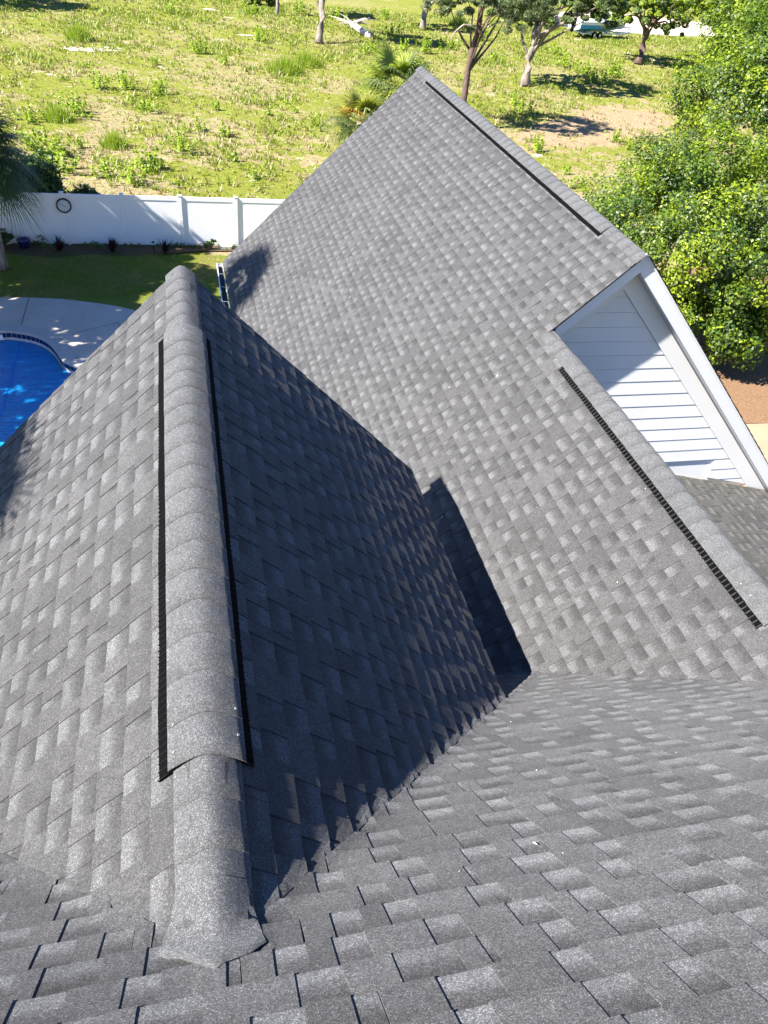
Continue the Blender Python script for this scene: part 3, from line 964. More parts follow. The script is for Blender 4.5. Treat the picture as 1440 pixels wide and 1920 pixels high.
pl = empty('swimming_pool', (-6, 19.5, GROUND - .4), 'kidney shaped swimming pool with concrete coping and dark tile band', 'pool')
PI_ = Vector((-6, 19.5, GROUND - .4))
def plink(name, me, parent=None):
    o = link(name, me, parent or pl)
    if parent is None: o.location = -PI_
    return o
N = len(pool)
inn = offset(pool, -0.0)
prf = [(0.44, 0.004), (0.44, 0.012), (0.40, 0.02), (0.03, 0.022), (-0.02, 0.01), (-0.02, -0.045), (0.0, -0.05)]
rings = [[(x, y, GROUND + h) for x, y in offset(pool, d * sg)] for d, h in prf]
nst = 30
for s in range(nst):
    i0, i1 = s * N // nst, (s + 1) * N // nst
    idx = [i % N for i in range(i0, i1 + 1)]
    vs = []
    for rg in rings:
        pts = [Vector(rg[i]) for i in idx]
        pts[0] = pts[0].lerp(pts[1], 0.012); pts[-1] = pts[-1].lerp(pts[-2], 0.012)
        vs += pts
    L = len(idx)
    fs = [(j * L + i, j * L + i + 1, (j + 1) * L + i + 1, (j + 1) * L + i) for j in range(len(rings) - 1) for i in range(L - 1)]
    plink('coping_stone', mesh('coping_stone', vs, fs, [M_COPE], smooth=False))
# tile band
M_TILE = simple('navy_tile', (0.012, 0.03, 0.09), 0.15, 0.3, 30)
M_GROUT = simple('pale_grout', (0.5, 0.52, 0.55), 0.8)
M_BASIN = simple('pool_plaster', (0.35, 0.45, 0.55), 0.6)
bv = []; bf = []
for i in range(N):
    x, y = pool[i]
    bv += [(x, y, GROUND - .045), (x, y, GROUND - .40)]
bf = [(2 * i, 2 * ((i + 1) % N), 2 * ((i + 1) % N) + 1, 2 * i + 1) for i in range(N)]
basin = plink('basin', mesh('basin', bv, bf, [M_GROUT]))
per = [0]
for i in range(N): per.append(per[-1] + (Vector(pool[(i + 1) % N]) - Vector(pool[i])).length)
def at(s):
    s %= per[-1]
    for i in range(N):
        if per[i + 1] >= s:
            t = (s - per[i]) / (per[i + 1] - per[i])
            a, b_ = Vector(pool[i]), Vector(pool[(i + 1) % N]); tt = (b_ - a).normalized()
            return a.lerp(b_, t), tt
tm = MB(); tn = int(per[-1] / 0.155)
for k in range(tn):
    p, t = at((k + .5) * per[-1] / tn)
    inw = Vector((-t.y, t.x)) * sg * 1.0
    a = p - t * 0.072; b_ = p + t * 0.072
    q = [Vector((*(a + inw * .012), GROUND - .055)), Vector((*(b_ + inw * .012), GROUND - .055)), Vector((*(b_ + inw * .012), GROUND - .20)), Vector((*(a + inw * .012), GROUND - .20))]
    tm.add(q, [(0, 1, 2, 3)])
o = link('tile_band', mesh('tile_band', tm.v, tm.f, [M_TILE]), basin)
o['kind'] = 'stuff'

def cover_mat():
    t = NT('blue_pool_cover')
    g_ = t.n('NewGeometry'); pos = g_.outputs['Position']
    a = t.noise(pos, 1.4, 6, 0.65); mp = t.n('Mapping'); mp.inputs['Scale'].default_value = (0.6, 3.5, 1); t.l(pos, mp.inputs[0])
    b_ = t.noise(mp.outputs[0], 2.0, 5, 0.7)
    r = t.ramp(b_.outputs[0], [(0.3, (0.000, 0.12, 0.36)), (0.55, (0.002, 0.20, 0.50)), (0.78, (0.03, 0.42, 0.70))])
    t.l(r.outputs[0], t.p.inputs['Base Color'])
    t.p.inputs['Roughness'].default_value = 0.28
    t.p.inputs['Specular IOR Level'].default_value = 0.5
    h = t.math('ADD', a.outputs[0], t.math('MULTIPLY', b_.outputs[0], 0.7))
    wv = t.noise(pos, 9.0, 3, 0.6)
    h = t.math('ADD', h, t.math('MULTIPLY', wv.outputs[0], 0.35))
    t.bump(h, 0.8, 0.06)
    return t.m
M_COVER = cover_mat()
ins = offset(pool, -0.05 * sg)
o = sheet('pool_cover', ins, GROUND - .27, M_COVER, kind=None)

o['label'] = 'wet bright blue solar cover floating on the pool'; o['category'] = 'pool cover'
me = o.data
sm = MB()
for i in range(24):
    a = 15.9 + i * 0.285
    sm.box(-5.155 + .012 * math.sin(i * 1.3), -5.105 + .012 * math.sin(i * 1.3), a, a + .29, GROUND - .268, GROUND - .257)
M_SEAM = simple('cover_seam', (0.01, 0.17, 0.55), 0.3)
s_ = sm.build('seam', [M_SEAM], o)
# skimmer mouth
b = MB(); b.box(-6.6, -5.62, 22.80, 22.86, GROUND - .22, GROUND - .06)
plink('skimmer', mesh('skimmer', b.v, b.f, [M_WHITE]))

sheet('driveway', [(7.5, -8), (40, -8), (40, 15.2), (20, 16.2), (7.5, 16.6)], GROUND, M_DRIVE)
sheet('mulch_bed', [(12.1, 16.58), (20, 16.2), (40, 15.2), (40, 27), (24, 30), (12.1, 24)], GROUND - .02, M_MULCH)
sheet('sand_lot', [(46, 99), (62, 101), (74, 106), (76, 118), (60, 120), (48, 112)], GROUND - .045, M_SAND)
def blob(cx_, cy_, rx, ry, n=18, seed=0):
    rr = random.Random(seed)
    return [(cx_ + rx * math.cos(2 * math.pi * i / n) * rr.uniform(.6, 1.15), cy_ + ry * math.sin(2 * math.pi * i / n) * rr.uniform(.6, 1.15)) for i in range(n)]
for i, (a, b_, c, d) in enumerate([(-5.6, 67.0, 1.9, .55), (-4.4, 67.9, .9, .4), (-6.6, 66.3, 1.2, .5), (1.2, 32.0, 2.2, .30), (-2.2, 31.6, 1.6, .25), (19.9, 36.6, .5, 1.0), (7.0, 32.6, 2.2, .4), (-5.0, 31.2, 1.3, .5), (3.8, 90.5, 1.0, .5), (6.5, 77.5, 1.2, .4)]):
    sheet('sand_patch', blob(a, b_, c, d, seed=i), GROUND - .04 + .002 * i, M_SAND)

# ------------------------------------------------------------------ vinyl fence
fx0, sp = -6.328, 2.066
fence = empty('vinyl_fence', (-2, FY, GROUND), 'tall white vinyl privacy fence between the lawn and the vacant lot', 'fence')
FO = Vector((-2, FY, GROUND))
HF = 1.86
def fence_mat():
    t = NT('fence_vinyl')
    g_ = t.n('NewGeometry'); pos = g_.outputs['Position']
    sp_ = t.n('SeparateXYZ'); t.l(pos, sp_.inputs[0])
    a = t.noise(pos, 2.5, 6, 0.7)
    low = t.math('ADD', t.math('MULTIPLY', t.math('ADD', sp_.outputs[2], -GROUND), 2.4), t.math('MULTIPLY', a.outputs[0], 0.9))
    r = t.ramp(low, [(0.25, (0.52, 0.47, 0.38)), (0.62, (0.76, 0.755, 0.74)), (1.0, (0.80, 0.80, 0.80))])
    t.l(r.outputs[0], t.p.inputs['Base Color']); t.p.inputs['Roughness'].default_value = 0.4
    return t.m
M_WHITE_F = fence_mat()
pm = MB()
pm.box(-.062, .062, -.062, .062, 0, HF + .02)
pm2 = MB()
pm2.box(-.075, .075, -.075, .075, HF + .021, HF + .045)
pm2.add([(-.07, -.07, HF + .045), (.07, -.07, HF + .045), (.07, .07, HF + .045), (-.07, .07, HF + .045), (0, 0, HF + .075)], [(0, 1, 4), (1, 2, 4), (2, 3, 4), (3, 0, 4)])
pme = mesh('post', pm.v, pm.f, [M_WHITE_F]); cme = mesh('post_cap', pm2.v, pm2.f, [M_WHITE])
Lp = sp - .13
bo = MB()
nb = 1
for k in range(nb):
    x0 = -Lp / 2 + Lp * k / nb
    bo.box(x0 + .0015, x0 + Lp / nb - .0015, -.012, .012, .09, HF - .10)
bme = mesh('panel', bo.v, bo.f, [M_WHITE_F])
rm = MB(); rm.box(-Lp / 2, Lp / 2, -.028, .028, HF - .16, HF - .02)
rme = mesh('rail', rm.v, rm.f, [M_WHITE])
rm = MB(); rm.box(-Lp / 2, Lp / 2, -.028, .028, .02, .12)
rme2 = mesh('rail', rm.v, rm.f, [M_WHITE_F])
for i in range(-5, 9):
    x = fx0 + i * sp + 2
    o = link('post', pme, fence); o.location = (x, 0, 0)
    c = link('post_cap', cme, o)
    if i < 8:
        for m_ in (bme, rme, rme2):
            o = link(m_.name.split('.')[0], m_, fence); o.location = (x + sp / 2, 0, 0)

# clock on the second post
M_RIM = simple('dark_bronze', (0.035, 0.02, 0.015), 0.4)
M_FACE = simple('clock_face', (0.62, 0.64, 0.66), 0.5, 0.08, 12)
ck = empty('wall_clock', (-4.23, FY - .075, GROUND + 1.44), 'round clock with a dark brown rim hung on the white fence', 'clock')
b = MB(); n = 32; Rr = 0.25
prof = [(Rr - .035, 0), (Rr - .035, -.03), (Rr - .02, -.045), (Rr, -.045), (Rr + .015, -.03), (Rr + .015, 0)]
vs = [(r * math.cos(2 * math.pi * i / n), y, r * math.sin(2 * math.pi * i / n)) for r, y in prof for i in range(n)]
fs = [(j * n + i, j * n + (i + 1) % n, (j + 1) * n + (i + 1) % n, (j + 1) * n + i) for j in range(len(prof) - 1) for i in range(n)]
link('rim', mesh('rim', vs, fs, [M_RIM], smooth=True), ck)
vs = [((Rr - .03) * math.cos(2 * math.pi * i / n), -.012, (Rr - .03) * math.sin(2 * math.pi * i / n)) for i in range(n)]
link('face', mesh('face', vs, [tuple(range(n))], [M_FACE]), ck)
def hand(a, L, w_):
    d = Vector((math.sin(a), 0, math.cos(a))); s = Vector((math.cos(a), 0, -math.sin(a)))
    vs = [d * -.04 + s * w_, d * L + s * w_ * .5, d * L - s * w_ * .5, d * -.04 - s * w_]
    vs = [v + Vector((0, -.018, 0)) for v in vs] + [v + Vector((0, -.022, 0)) for v in vs]
    link('hand', mesh('hand', vs, [(0, 1, 2, 3), (7, 6, 5, 4), (0, 4, 5, 1), (1, 5, 6, 2), (2, 6, 7, 3), (3, 7, 4, 0)], [M_RIM]), ck)
hand(R(-58), .17, .009); hand(R(122), .10, .009)
b = MB()
for k in range(12):
    a = k * math.pi / 6; d = Vector((math.sin(a), 0, math.cos(a))); s = Vector((math.cos(a), 0, -math.sin(a))) * .006
    b.add([d * .17 + s + V3((0, -.014, 0)), d * .2 + s + V3((0, -.014, 0)), d * .2 - s + V3((0, -.014, 0)), d * .17 - s + V3((0, -.014, 0))], [(0, 1, 2, 3)])
b.build('hour_mark', [M_RIM], ck)

# ------------------------------------------------------------------ foliage materials
def leaf_mat(name, c1, c2, trans=0.35, rough=0.45, spec=0.4, tcol=None):
    t = NT(name)
    g_ = t.n('NewGeometry'); pos = g_.outputs['Position']
    a = t.noise(pos, 2.2, 4, 0.7)
    r = t.ramp(a.outputs[0], [(0.3, c1), (0.7, c2)])
    rp = t.ramp(g_.outputs['Random Per Island'], [(0.0, 0.65), (1.0, 1.35)])
    col = t.mix(1.0, r.outputs[0], rp.outputs[0], 'MULTIPLY')
    t.l(col, t.p.inputs['Base Color'])
    t.p.inputs['Roughness'].default_value = rough
    t.p.inputs['Specular IOR Level'].default_value = spec
    tr = t.n('BsdfTranslucent')
    tc = t.mix(1.0, col, tcol or (1.5, 1.7, 0.5), 'MULTIPLY')
    t.l(tc, tr.inputs[0])
    ms = t.n('MixShader'); ms.inputs[0].default_value = trans
    t.l(t.p.outputs[0], ms.inputs[1]); t.l(tr.outputs[0], ms.inputs[2]); t.l(ms.outputs[0], t.out.inputs[0])
    return t.m
M_L1 = leaf_mat('leaf_green', (0.040, 0.085, 0.006), (0.10, 0.16, 0.012))
M_L2 = leaf_mat('leaf_lime', (0.15, 0.22, 0.010), (0.26, 0.32, 0.015))
M_L3 = leaf_mat('leaf_dark', (0.018, 0.045, 0.008), (0.04, 0.085, 0.015), 0.25)
M_LG = leaf_mat('leaf_greygreen', (0.085, 0.12, 0.045), (0.15, 0.19, 0.075), 0.3)
M_LW = leaf_mat('weed_lime', (0.17, 0.26, 0.02), (0.30, 0.38, 0.035), 0.4)
M_GR = leaf_mat('tall_grass', (0.15, 0.20, 0.02), (0.26, 0.31, 0.04), 0.35, tcol=(1.3, 1.4, .6))
M_DRYG = leaf_mat('dry_grass', (0.22, 0.18, 0.08), (0.34, 0.28, 0.13), 0.25, tcol=(1.1, 1, .7))
M_PALM = leaf_mat('palm_frond', (0.035, 0.060, 0.020), (0.07, 0.11, 0.03), 0.2, 0.4)
M_PALMY = leaf_mat('palm_frond_yellowing', (0.12, 0.15, 0.025), (0.25, 0.24, 0.04), 0.3)
M_PALMB = leaf_mat('palm_frond_dead', (0.40, 0.22, 0.03), (0.55, 0.36, 0.06), 0.3, tcol=(1.1, 1, .6))
M_BURG = leaf_mat('burgundy_leaf', (0.020, 0.006, 0.009), (0.045, 0.010, 0.014), 0.1, tcol=(1, .6, .6))
M_PINE = leaf_mat('pine_needles', (0.06, 0.085, 0.030), (0.11, 0.14, 0.05), 0.2, tcol=(1.2, 1.3, .7))
def bark_mat(name, c1, c2):
    t = NT(name)
    g_ = t.n('NewGeometry'); mp = t.n('Mapping'); mp.inputs['Scale'].default_value = (1, 1, 0.25); t.l(g_.outputs['Position'], mp.inputs[0])
    a = t.noise(mp.outputs[0], 9, 6, 0.7)
    r = t.ramp(a.outputs[0], [(0.35, c1), (0.65, c2)])
    t.l(r.outputs[0], t.p.inputs['Base Color']); t.p.inputs['Roughness'].default_value = 0.9
    t.bump(a.outputs[0], 0.8, 0.05)
    return t.m
M_BARK = bark_mat('grey_bark', (0.12, 0.09, 0.07), (0.33, 0.28, 0.24))
M_BARKD = bark_mat('dark_bark', (0.06, 0.035, 0.028), (0.17, 0.11, 0.09))
M_DEAD = bark_mat('bleached_wood', (0.30, 0.24, 0.18), (0.60, 0.53, 0.45))

def leaves(P_, N_, size, aspect=0.55, jitter=0.9, seed=0, fold=True):
    """rhombic leaves at P_ facing roughly N_"""
    rng = np.random.default_rng(seed)
    n = len(P_)
    N_ = N_ + rng.normal(0, jitter * 0.5, (n, 3))
    N_ /= np.linalg.norm(N_, axis=1, keepdims=True) + 1e-9
    T = rng.normal(0, 1, (n, 3))
    T -= (T * N_).sum(1, keepdims=True) * N_
    T /= np.linalg.norm(T, axis=1, keepdims=True) + 1e-9
    B = np.cross(N_, T)
    s = size * rng.uniform(0.6, 1.3, (n, 1))
    a = P_ - T * s; c = P_ + T * s
    b_ = P_ + B * s * aspect - T * s * 0.15; d = P_ - B * s * aspect - T * s * 0.15
    return np.stack([a, b_, c, d], 1)

def crown_points(centre, rad, n, lobes, lob_r, seed, flat=1.0, thin=0.0):
    rng = np.random.default_rng(seed)
    d = rng.normal(0, 1, (lobes, 3)); d /= np.linalg.norm(d, axis=1, keepdims=True)
    d[:, 2] = np.where(d[:, 2] < -0.35, -d[:, 2] * 0.5, d[:, 2])
    rr = rng.uniform(0.45, 1.0, (lobes, 1)) ** 0.6
    C = np.array(centre) + d * rr * np.array(rad) * (1 - lob_r * 0.6)
    lr = lob_r * np.mean(rad) * rng.uniform(0.45, 1.15, lobes)
    k = rng.integers(0, lobes, n)
    e = rng.normal(0, 1, (n, 3)); e /= np.linalg.norm(e, axis=1, keepdims=True)
    q = rng.uniform(0.72, 1.06, (n, 1))
    Pn = C[k] + e * q * lr[k][:, None] * np.array([1, 1, flat])
    nz = 0.35 * e + np.array([0, 0, 0.45])
    out = Pn - np.array(centre); out /= np.linalg.norm(out, axis=1, keepdims=True) + 1e-9
    return Pn, nz + 0.5 * out, k, C, lr

def limbs(mb, base_, top, r0, r1, C, nl, seed, wob=0.25, n=9):
    rr = random.Random(seed)
    base_, top = Vector(base_), Vector(top)
    K = 7
    pts = []; rad = []
    for i in range(K + 1):
        t = i / K
        p = base_.lerp(top, t) + Vector((rr.uniform(-wob, wob), rr.uniform(-wob, wob), 0)) * math.sin(math.pi * t) * 0.6
        pts.append(p); rad.append(r0 * (1 + 0.35 * max(0, 1 - t * 8)) * (1 - t) + r1 * t)
    mb.tube(pts, rad, n)
    for j in range(min(nl, len(C))):
        c = Vector(C[rr.randrange(len(C))])
        s = pts[rr.randrange(3, K + 1)]
        m1 = s.lerp(c, 0.5) + Vector((rr.uniform(-.4, .4), rr.uniform(-.4, .4), rr.uniform(-.1, .5)))
        ra = r1 * rr.uniform(0.5, 0.8)
        mb.tube([s, s.lerp(m1, .5) + Vector((rr.uniform(-.1, .1), rr.uniform(-.1, .1), 0)), m1, c], [ra, ra * .75, ra * .5, ra * .15], 6)

def tree(name, base_, top, r0, r1, centre, rad, nleaf, lobes, lob_r, size, mats, wts, label, cat='tree', group=None, seed=0, bark=None, aspect=0.55, flat=1.0, nl=10, jitter=0.9):
    rt = empty(name, base_, label, cat, group)
    bI = Vector(base_)
    Pn, Nn, k, C, lr = crown_points(centre, rad, nleaf, lobes, lob_r, seed, flat)
    q = leaves(Pn, Nn, size, aspect, jitter, seed)
    rng = np.random.default_rng(seed + 5)
    # each lobe has its own leaf age mix
    lobm = rng.choice(len(mats), lobes, p=wts)
    fm = np.where(rng.random(nleaf) < 0.6, lobm[k], rng.choice(len(mats), nleaf, p=wts))
    o = link('crown', qmesh('crown', q - np.array(bI), mats, fm), rt)
    mb = MB(); limbs(mb, base_, top, r0, r1, C, nl, seed)
    o = link('trunk', mesh('trunk', mb.v, mb.f, [bark or M_BARK], smooth=True), rt); o.location = -bI
    return rt
GZ = GROUND - .05

# big trees on the right
tree('oak_tree', (17.6, 23.6, GZ), (17.6, 23.6, -7.5), .32, .16, (17.1, 22.5, -8.6), (4.8, 4.8, 3.9), 110000, 260, .145, .056, [M_L1, M_L2, M_LG, M_L3], [.32, .44, .14, .10], 'big bushy green tree just beyond the white gable wall', seed=21)
tree('oak_tree', (25.5, 30.5, GZ), (25.5, 30.5, -5.5), .36, .18, (25.0, 30.0, -5.8), (5.6, 5.2, 5.0), 88000, 250, .145, .072, [M_L1, M_L2, M_LG, M_L3], [.36, .42, .10, .12], 'tall lime green tree behind the bushy one beside the gable', seed=22)
tree('oak_tree', (37.0, 47.0, GZ), (37.0, 47.0, -5.5), .36, .18, (36.3, 46.0, -5.8), (6.4, 6.2, 5.6), 60000, 260, .15, .10, [M_L1, M_L2, M_LG], [.38, .47, .15], 'wide green tree in the right corner behind the lime green one', seed=23)

# trees of the lot
tree('pine_tree', (17.2, 49.5, GZ), (17.9, 50.6, -4.4), .22, .14, (18.5, 51.0, -5.3), (4.3, 3.2, 2.7), 36000, 230, .10, .11, [M_PINE, M_LG], [.6, .4], 'dark leaning pine trunk with a dead side branch right of the roof peak', 'tree', seed=31, bark=M_BARKD, aspect=.18, flat=.6, nl=12)
tree('oak_tree', (27.4, 64.3, GZ), (28.0, 65.8, -7.4), .36, .26, (29.0, 65.0, -6.3), (5.8, 4.4, 2.9), 52000, 240, .085, .105, [M_LG, M_L1, M_PINE], [.45, .25, .3], 'grey forked tree with drooping olive foliage in front of the boat', 'tree', seed=32, flat=.65, nl=14)
tree('oak_tree', (25.3, 88.9, GZ), (25.6, 90.0, -8.0), .34, .24, (25.5, 90.5, -8.3), (4.2, 3.0, 2.2), 14000, 110, .12, .13, [M_LG, M_L1, M_PINE], [.4, .3, .3], 'grey trunked tree among the weeds left of the leaning pine', 'tree', seed=33, flat=.7)
tree('oak_tree', (12.47, 76.42, GZ), (13.0, 78.0, -7.4), .30, .24, (13.8, 79.6, -3.4), (4.2, 4.0, 2.4), 12000, 50, .25, .16, [M_LG, M_L1], [.5, .5], 'bare grey crooked trunk standing left of the fallen log', 'tree', seed=34, flat=.7, nl=6)
tree('oak_tree', (10.41, 90.3, GZ), (10.9, 91.6, -6.5), .18, .13, (11.3, 92.5, -4.2), (3.2, 3, 2.2), 8000, 40, .25, .16, [M_LG, M_L1], [.5, .5], 'thin grey trunk at the top of the lot next to a dark bush', 'tree', seed=35, flat=.7, nl=6)
tree('oak_tree', (45.0, 78.4, GZ), (45.6, 79.4, -8.0), .38, .26, (45.4, 79.8, -7.9), (4.4, 4.0, 3.6), 30000, 200, .09, .12, [M_L1, M_L2, M_LG], [.3, .4, .3], 'dark trunk wrapped in yellow green leaves right of the boat', 'tree', seed=36, flat=.8, bark=M_BARKD)
tree('oak_tree', (44.0, 108.0, GZ), (44.0, 108.5, -6.0), .38, .26, (44, 104, -8.0), (11, 4, 3.0), 20000, 200, .08, .18, [M_LG, M_L1, M_L3], [.4, .4, .2], 'dark canopy hanging over the far side of the boat', 'tree', seed=38, flat=.7)
tree('oak_tree', (62.0, 84.0, GZ), (62.0, 85.0, -6.0), .38, .24, (58.5, 83, -6.8), (9, 7, 5.0), 30000, 240, .09, .17, [M_L1, M_L2, M_LG], [.35, .4, .25], 'tree crowns closing off the lot at its far right', 'tree', seed=37)

# trees outside the frame on the left whose shade falls on the lawn, pool and fence
SH = dict(mats=[M_L1, M_L2], wts=[.6, .4])
tree('oak_tree', (-14.2, 23.0, GZ), (-14.2, 23.2, -5), .35, .2, (-13.6, 23.6, -4.6), (4.0, 4.2, 2.4), 20000, 120, .17, .16, label='shade tree on the far side of the pool', seed=41, **SH)
tree('oak_tree', (-10.2, 23.8, GZ), (-10.2, 23.8, -5), .3, .2, (-9.9, 23.7, -3.6), (3.0, 3.4, 2.2), 9500, 100, .17, .15, label='shade tree beside the pool deck', seed=44, **SH)
tree('oak_tree', (-11.2, 21.0, GZ), (-11.0, 21.2, -5.5), .2, .12, (-10.6, 21.2, -4.5), (2.2, 2.4, 1.7), 5000, 90, .2, .12, label='slender shade tree close to the pool edge', seed=46, **SH)
tree('oak_tree', (-10.8, 27.8, GZ), (-10.8, 27.6, -6), .3, .2, (-10.4, 27.4, -4.4), (3.2, 2.2, 2.8), 16000, 90, .19, .15, label='shade tree in the corner of the fence', seed=42, **SH)
tree('oak_tree', (-14.0, 18.2, GZ), (-14.0, 18.2, -5), .35, .2, (-13.2, 18.4, -4.6), (3.6, 3.6, 2.3), 7000, 90, .17, .16, label='shade tree beside the pool corner', seed=43, **SH)
tree('oak_tree', (-16.0, 80.0, GZ), (-16.0, 80.0, -6), .35, .2, (-19, 84, -5.0), (6, 4, 2.3), 9000, 60, .2, .22, label='tree shading the far left end of the lot', seed=45, **SH)

# ------------------------------------------------------------------ palms
def frond_fan(mb_quads, mats_idx, root, direction, Lst, Rf, n, rng, mi, droop=0.35, sw=0.022):
    """costapalmate fan leaf: petiole then radiating segments"""
    root = np.array(root); d = np.array(direction, float); d /= np.linalg.norm(d)
    up = np.array([0, 0, 1.0])
    side = np.cross(d, up); side /= np.linalg.norm(side) + 1e-9
    nrm = np.cross(side, d)
    # petiole
    segs = 5
    pts = [root + d * Lst * i / segs - up * droop * 0.35 * Lst * (i / segs) ** 2 for i in range(segs + 1)]
    for i in range(segs):
        w_ = 0.018
        mb_quads.append([pts[i] - side * w_, pts[i] + side * w_, pts[i + 1] + side * w_, pts[i + 1] - side * w_]); mats_idx.append(mi)
    h = pts[-1]
    dd = pts[-1] - pts[-2]; dd /= np.linalg.norm(dd)
    nn = np.cross(side, dd)
    for k in range(n):
        a = (k / (n - 1) - 0.5) * R(215)
        dirk = dd * math.cos(a) + side * math.sin(a)
        ln = Rf * (0.72 + 0.28 * math.cos(a * 0.7)) * rng.uniform(0.88, 1.08)
        w_ = sw * rng.uniform(.8, 1.2)
        sd_ = np.cross(dirk, nn); sd_ /= np.linalg.norm(sd_) + 1e-9
        lift = 0.10 * math.cos(a)
        prev = h
        prevw = 0.006
        for j in range(1, 5):
            t = j / 4
            p = h + dirk * ln * t + nn * lift * ln * t * (1 - t) - up * droop * ln * (t ** 2.2) * rng.uniform(.7, 1.3)
            ww = w_ * (1 - t) ** 0.7 + 0.002 if j < 4 else 0.001
            if j == 1: ww = w_ * 1.1
            mb_quads.append([prev - sd_ * prevw, prev + sd_ * prevw, p + sd_ * ww, p - sd_ * ww]); mats_idx.append(mi)
            prev, prevw = p, ww

def palm(base_, height, nf, Lst, Rf, label, seed, mats=None, wts=(.8, .15, .05), lean=(0, 0), nseg=34, lowdead=True, trunk_r=.17, sw=.022):
    rt = empty('palm_tree', base_, label, 'palm tree')
    rng = np.random.default_rng(seed)
    top = Vector((lean[0], lean[1], height))
    mb = MB()
    pts = [Vector((0, 0, 0)).lerp(top, i / 8) for i in range(9)]
    mb.tube(pts, [trunk_r * (1.15 if i == 0 else 1) * (1 + .06 * (i % 2)) for i in range(9)], 10)
    link('trunk', mesh('trunk', mb.v, mb.f, [M_BARK], smooth=True), rt)
    mats = mats or [M_PALM, M_PALMY, M_PALMB]
    for k in range(nf):
        a = k * 2.399 + rng.uniform(-.2, .2)
        el = R(70) - R(118) * (k / nf)
        q = []; mi = []
        m_ = int(rng.choice(3, p=wts))
        if lowdead and k > nf * .86: m_ = 2
        frond_fan(q, mi, top, (math.cos(a) * math.cos(el), math.sin(a) * math.cos(el), math.sin(el)), Lst * rng.uniform(.8, 1.1), Rf * rng.uniform(.85, 1.1), nseg, rng, m_, droop=.30 + .25 * k / nf, sw=sw)
        link('frond', qmesh('frond', np.array(q), mats, mi), rt)
    return rt
palm((-6.25, 27.6, GZ), 3.95, 42, 1.0, 1.3, 'green fan palm in front of the left end of the fence', 51, wts=(.9, .1, 0), lowdead=False)
palm((9.3, 42.2, GZ), 1.9, 30, 1.0, 1.45, 'low fan palm with yellow lower fronds behind the roof edge', 52, sw=.034, wts=(.40, .52, .08), lowdead=False, trunk_r=.25)
palm((11.8, 45.2, GZ), 3.0, 34, 1.3, 1.8, 'pale green fan palm behind the far roof peak', 53, sw=.05, mats=[M_GR, M_LG, M_PALM], wts=(.6, .35, .05), lowdead=False, trunk_r=.25)
# palms outside the frame that shade the roof corners
palm((-5.6, 12.3, GZ), 12.2, 22, .55, .9, 'tall fan palm beside the pool, shading the gutter corner', 54)
palm((-6.1, 3.7, GZ), 12.1, 22, .8, .9, 'tall fan palm close to the front gable', 55)

# shrub hanging over the fence behind the palm
def bush(name, c, rad, n, lobes, size, mats, wts, label, cat, seed, lob=.35, group=None):
    rt = empty(name, (c[0], c[1], GZ), label, cat, group)
    Pn, Nn, k, C, lr = crown_points(c, rad, n, lobes, lob, seed)
    q = leaves(Pn, Nn, size, .6, .9, seed)
    rng = np.random.default_rng(seed); fm = rng.choice(len(mats), n, p=wts)
    link('foliage', qmesh('foliage', q - np.array((c[0], c[1], GZ)), mats, fm), rt)
    mb = MB()
    for j in range(5):
        e = Vector(C[j % len(C)]) - Vector((c[0], c[1], GZ))
        mb.tube([(0, 0, 0), e * .5 + Vector((0, 0, .1)), e], [.03, .02, .008], 5)
    link('stem', mesh('stem', mb.v, mb.f, [M_BARKD]), rt)
    return rt
bush('shrub', (-5.35, 31.1, -10.1), (1.25, 1.0, 1.55), 12000, 50, .075, [M_L3, M_L1], [.75, .25], 'dark green shrub leaning over the fence behind the palm', 'shrub', 61)
bush('shrub', (-3.55, 30.75, -10.75), (1.1, .5, .95), 4500, 30, .07, [M_L3, M_L1], [.7, .3], 'low dark shrub peeping over the fence right of the clock', 'shrub', 62)
bush('shrub', (-6.45, 29.45, -11.45), (.45, .35, .45), 1200, 14, .05, [M_L3, M_L1], [.7, .3], 'small green shrub at the foot of the fence below the palm', 'shrub', 63)
bush('shrub', (9.4, 96.5, -11.2), (1.7, 1.3, 1.0), 2500, 20, .14, [M_L3, M_L1], [.8, .2], 'dark round bush beside the thin trunk at the top of the lot', 'bush', 64)
bush('shrub', (.95, 29.55, -11.55), (.34, .16, .22), 500, 8, .045, [M_L3, M_L1], [.8, .2], 'flat dark green plant at the sunny end of the fence', 'plant', 65)
bush('shrub', (16.9, 20.2, -10.4), (2.3, 2.0, 1.7), 16000, 60, .07, [M_L1, M_L3, M_L2], [.5, .3, .2], 'leafy skirt of green bush above the pine straw bed', 'bush', 67, lob=.25)
bush('shrub', (15.6, 30.5, -11.2), (1.6, 1.6, 1.0), 5000, 24, .09, [M_L2, M_L1], [.5, .5], 'lime bush at the left foot of the big bushy tree', 'bush', 66)

